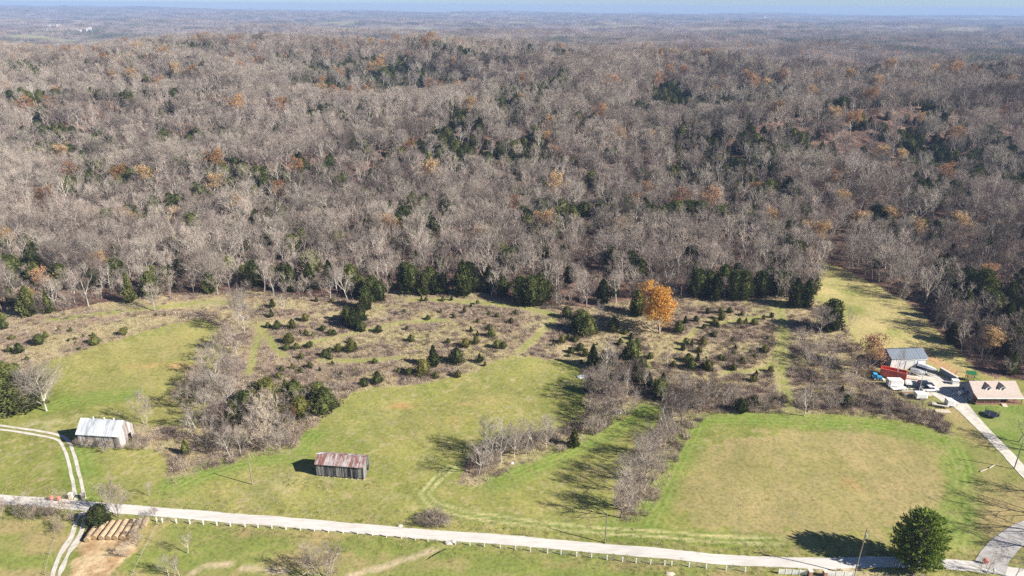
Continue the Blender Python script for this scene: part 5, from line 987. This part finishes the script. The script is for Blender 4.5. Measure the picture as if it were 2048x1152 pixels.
# roadside fences
def fence(pix, label, H=1.25, m='white', r=.11, wires=3):
    e = empty('fence', P(*pix[len(pix)//2]), 0, label, 'fence'); o = e.location; pts = []
    for q in pix:
        p = P(*q)-o; pts.append(p); mb = MB(); mb.box(p.x-r, p.x+r, p.y-r, p.y+r, p.z-.3, p.z+H); mb.build('post', M[m], e)
    mb = MB()
    for w_ in range(wires):
        z = H*(.35+.3*w_)
        mb.tube([p+Vector((0, -r-.02, z)) for p in pts], .012, 3, 0, False)
    mb.build('wire', M['galv'], e)
px_ = [314, 325, 353, 380, 407, 434, 461, 490, 516, 544, 572, 601, 629, 657, 686, 715, 745, 773, 803, 831, 856, 893, 911, 940, 969, 1001, 1031, 1061, 1095, 1122, 1153, 1183, 1214, 1245, 1272, 1301, 1329, 1343, 1378, 1412, 1452, 1490]
roadc = lambda x: float(np.interp(x, [314, 544, 715, 831, 911, 1001, 1272, 1343, 1490], [1044, 1057, 1068, 1080, 1089, 1096, 1126, 1131, 1144]))
fence([(x, roadc(x)) for x in px_], 'white post and wire fence along the lower side of the road')
fence([(x, 1152+.02*(x-1755)) for x in (1755, 1772, 1798, 1825, 1850)], 'short grey post fence at the bottom edge under the pine', 1.0, 'pole', .06, 2)
fence([(316, 1050), (300, 1080), (283, 1112), (268, 1146), (255, 1180)], 'pale post fence running down beside the hay lot', 1.1, 'pole', .06, 2)
fence([(108, 1050), (112, 1078), (100, 1110), (90, 1150)], 'thin pole fence along the left side of the stony lane', 1.1, 'pole', .05, 2)
def gate(x0, x1, y0, y1, label, n):
    a_, b_ = P(x0, y0), P(x1, y1); dv = b_-a_; L = math.hypot(dv.x, dv.y); e = empty('board_fence', a_, math.atan2(dv.y, dv.x), label, 'fence')
    for i in range(n):
        s_ = L*i/n; w_ = L/n; mb = MB()
        for z in (.15, .5, .85, 1.2): mb.box(s_+.08, s_+w_-.08, -.02, .02, z, z+.22)
        mb.build('board_panel', M['white'], e)
    for i in range(n+1): s_ = L*i/n; mb = MB(); mb.box(s_-.075, s_+.075, -.06, .06, -.2, 1.5); mb.build('post', M['white'], e)
gate(1557, 1612, 1148, 1151, 'white board fence left of the brown gateway at the bottom edge', 4)
gate(1654, 1706, 1152, 1154, 'white board fence right of the brown gateway at the bottom edge', 3)
for px, py, lab in ((1619, 1152, 'brown masonry gate pillar left of the gateway at the bottom edge'), (1649, 1153, 'brown masonry gate pillar right of the gateway at the bottom edge'), (143, 997, 'cream stone gate pillar left of the farm lane'), (168, 997, 'cream stone gate pillar right of the farm lane')):
    e = place('gate_pillar', px, py, .1, lab, 'pillar'); mb = MB(); c_ = M['cream'] if px < 500 else M['brick']; mb.box(-.4, .4, -.4, .4, -.2, 1.5); mb.build('shaft', c_, e); mb = MB(); mb.box(-.5, .5, -.5, .5, 1.503, 1.65); mb.build('cap', M['concrete'], e)
for px, py, lab in ((103, 1001, 'red roadside newspaper box, left one of the pair'), (118, 1002, 'red roadside newspaper box, right one of the pair'), (1970, 1128, 'red box on a post at the road junction, bottom right')):
    e = place('roadside_box', px, py, -.2, lab, 'roadside box'); mb = MB(); mb.box(-.06, .06, -.06, .06, -.2, .5); mb.build('post', M['pole'], e); mb = MB(); mb.prism([(-.42, .5), (.42, .5), (.42, 1.1), (.2, 1.3), (-.2, 1.3), (-.42, 1.1)], -.35, .35); mb.build('box_body', M['red'], e)
    mb = MB(); mb.box(-.3, .3, -.38, -.352, .6, 1.05); mb.build('door', M['red'], e)
e = place('mailbox', 1986, 1148, 0, 'white mailbox on a post by the road, bottom right corner', 'mailbox'); mb = MB(); mb.box(-.05, .05, -.05, .05, -.2, 1.0); mb.build('post', M['pole'], e); mb = MB(); mb.prism([(-.18, 1.0), (.18, 1.0), (.18, 1.25), (.1, 1.36), (-.1, 1.36), (-.18, 1.25)], -.3, .3); mb.build('box_body', M['white'], e)
# hay bales
def bale_src():
    mb = MB(); n = 22; R_ = .72; Lb = 1.42; pr = [(-Lb/2, R_*.9), (-Lb/2+.1, R_), (Lb/2-.1, R_), (Lb/2, R_*.9)]; vs = []; fs = []
    for x, r_ in pr:
        for j in range(n): a = 2*math.pi*j/n; k_ = r_*(1+random.uniform(-.02, .02)); vs.append((x, k_*math.cos(a), R_*.97+k_*math.sin(a)*.97))
    for i in range(3):
        for j in range(n): fs.append((i*n+j, i*n+(j+1) % n, (i+1)*n+(j+1) % n, (i+1)*n+j))
    mb.add(vs, fs, 0); ends = MB()
    for x, s_ in ((-Lb/2, -1), (Lb/2, 1)):
        for r_, o_ in ((.9, 0), (.6, .02), (.3, .035)):
            e_ = [(x+s_*(.004+o_), R_*r_*math.cos(2*math.pi*j/n), R_*.97+R_*.97*r_*math.sin(2*math.pi*j/n)) for j in range(n)]; ends.add(e_, [tuple(range(n)) if s_ < 0 else tuple(range(n-1, -1, -1))])
    return mb.mesh('bale_roll', M['straw']), ends.mesh('bale_ends', M['strawend'])
br_, be_ = bale_src()
tops = [(199, 1051), (214, 1049), (228, 1048), (242, 1047), (255, 1046), (268, 1045), (281, 1045), (293, 1044)]; bots = [(174, 1085), (189, 1080), (203, 1081), (217, 1081), (231, 1081), (245, 1081), (259, 1079), (288, 1056)]
rown = ['leftmost', 'second', 'third', 'fourth', 'fifth', 'sixth', 'seventh', 'short eighth']
for i, (t_, b_) in enumerate(zip(tops, bots)):
    pt, pb = P(*t_), P(*b_); n = 6 if i < 7 else 2; d = (pt-pb); rz = math.atan2(d.y, d.x)
    if i < 7:
        L = math.hypot(d.x, d.y); n = max(4, int(round(L/1.5)))
    for j in range(n):
        p = pb+d*((j+.5)/n); p.x += random.uniform(-.07, .07); z = float(hgt(p.x, p.y))
        lab = 'round straw bale, %s in the %s row' % (('nearest the dirt lot' if j == 0 else 'at the road end' if j == n-1 else ordinal(j)+' back'), rown[i])
        e = empty('hay_bale', (p.x, p.y, z), rz+random.uniform(-.05, .05), lab, 'hay bale', 'round straw bales lined up in rows'); s_ = random.uniform(.95, 1.04); e.scale = (1, s_, s_)
        for nm, me_ in (('roll', br_), ('bale_end', be_)): o = bpy.data.objects.new(nm, me_); COL.objects.link(o); o.parent = e
# rocks, culvert, logs
def rock(px, py, w, h, lab, m='stone', name='rock'):
    mb = MB(); n = 9; vs = []; fs = []
    for i in range(5):
        t = i/4
        for j in range(n): a = 2*math.pi*j/n; r_ = w*(math.cos(t*1.4))*(1+random.uniform(-.18, .18)); vs.append((r_*math.cos(a), r_*.6*math.sin(a), h*math.sin(t*1.5)-.1))
    for i in range(4):
        for j in range(n): fs.append((i*n+j, i*n+(j+1) % n, (i+1)*n+(j+1) % n, (i+1)*n+j))
    fs.append(tuple(4*n+j for j in range(n))); mb.add(vs, fs); o = mb.build(name, M[m], loc=P(px, py)); tag(o, lab, 'rock')
rock(1165, 754, 2.0, .7, 'large white rock at the right edge of the middle hayfield', 'white'); rock(1024, 927, .5, .6, 'small white rock under the short tree row', 'white'); rock(897, 1087, 1.1, .7, 'grey boulder by the culvert under the road'); rock(906, 1084, .8, .5, 'smaller grey stone right of the culvert boulder')
rock(1340, 1148, 1.1, .4, 'pale rubble heap below the road near the bottom edge', 'cream'); rock(800, 1052, .7, .5, 'grey stone at the left tip of the round brush patch'); rock(53, 814, .6, .5, 'small tan stone left of the twin pale trees', 'cream')
e = place('water_trough', 1236, 826, .3, 'white round water trough at the edge of the thicket', 'trough'); mb = MB(); n = 16
ro = [(1.2*math.cos(2*math.pi*i/n), .9*math.sin(2*math.pi*i/n)) for i in range(n)]; ri = [(x*.82, y*.82) for x, y in ro]
mb.add([(x, y, 0) for x, y in ro]+[(x, y, .65) for x, y in ro]+[(x, y, .65) for x, y in ri]+[(x, y, .3) for x, y in ri], [(i, (i+1) % n, (i+1) % n+n, i+n) for i in range(n)]+[(i+n, (i+1) % n+n, (i+1) % n+2*n, i+2*n) for i in range(n)]+[(i+2*n, (i+1) % n+2*n, (i+1) % n+3*n, i+3*n) for i in range(n)]); mb.build('tub', M['white'], e)
mb = MB(); mb.add([(x, y, .5) for x, y in ri], [tuple(range(n))]); mb.build('water', M['dark'], e)
for (a, b, c_, d_, lab) in [(1960, 944, 1976, 938, 'pale log lying on the slope below the driveway, left one'), (1978, 937, 1991, 930, 'pale log lying on the slope below the driveway, right one')]:
    p, q = P(a, b), P(c_, d_); mb = MB(); v_ = q-p; mb.tube([(0, 0, .15), (v_.x*.5, v_.y*.5, .2+v_.z*.5), (v_.x, v_.y, v_.z+.15)], [.16, .14, .08], 7); o = mb.build('log', M['bark_pale'], loc=p); tag(o, lab, 'log')
# far houses
fh = [(97, 55), (104, 52), (118, 53), (152, 50), (160, 65), (172, 62), (180, 60), (155, 50), (545, 9), (718, 11), (930, 13), (1105, 15), (1530, 36), (1690, 36), (1012, 22), (1360, 20), (250, 14), (60, 4)]
wd = lambda x: 'far left' if x < 300 else 'left of centre' if x < 800 else 'near the centre' if x < 1200 else 'right part'
cnt = {}
for (a, b) in sorted(set(fh)): cnt.setdefault(wd(a), []).append((a, b))
for k_, l in cnt.items():
    for i, (a, b) in enumerate(l):
        p = P(a, b); dd = math.hypot(p.x, p.y); s_ = 16 if dd < 5000 else 30; mb = MB(); mb.box(-s_/2, s_/2, -s_/4, s_/4, -3, 11); mb.build
        e = empty('far_house', p, random.uniform(-.5, .5), 'tiny pale building in the far blue hills, %s, %s from the left' % (k_, ordinal(i)), 'building', 'tiny far buildings')
        w_ = MB(); w_.box(-s_/2, s_/2, -s_/4, s_/4, -3, 10); w_.build('wall', M['white'], e); r_ = MB(); r_.prism([(-s_/4-.5, 10.02), (s_/4+.5, 10.02), (0, 14)], -s_/2-.5, s_/2+.5); ro_ = r_.build('roof', M['offwhite'], e); ro_.rotation_euler = (0, 0, math.pi/2)
# ---------------------------------------------------------------- haze over everything
hz = MB(); hz.box(-13500, 13500, -400, 15500, float(Z.min())-3, max(CAM_H+42, float(Z.max())+8))
hm = bpy.data.materials.new('haze_air'); hm.use_nodes = True; ns = hm.node_tree.nodes; ns.clear()
vo = ns.new('ShaderNodeVolumePrincipled'); vo.inputs['Color'].default_value = (.45, .63, 1, 1); vo.inputs['Density'].default_value = .00011; vo.inputs['Anisotropy'].default_value = 0.0
om = ns.new('ShaderNodeOutputMaterial'); hm.node_tree.links.new(vo.outputs[0], om.inputs['Volume'])
haze = hz.build('haze', hm); tag(haze, kind='stuff')
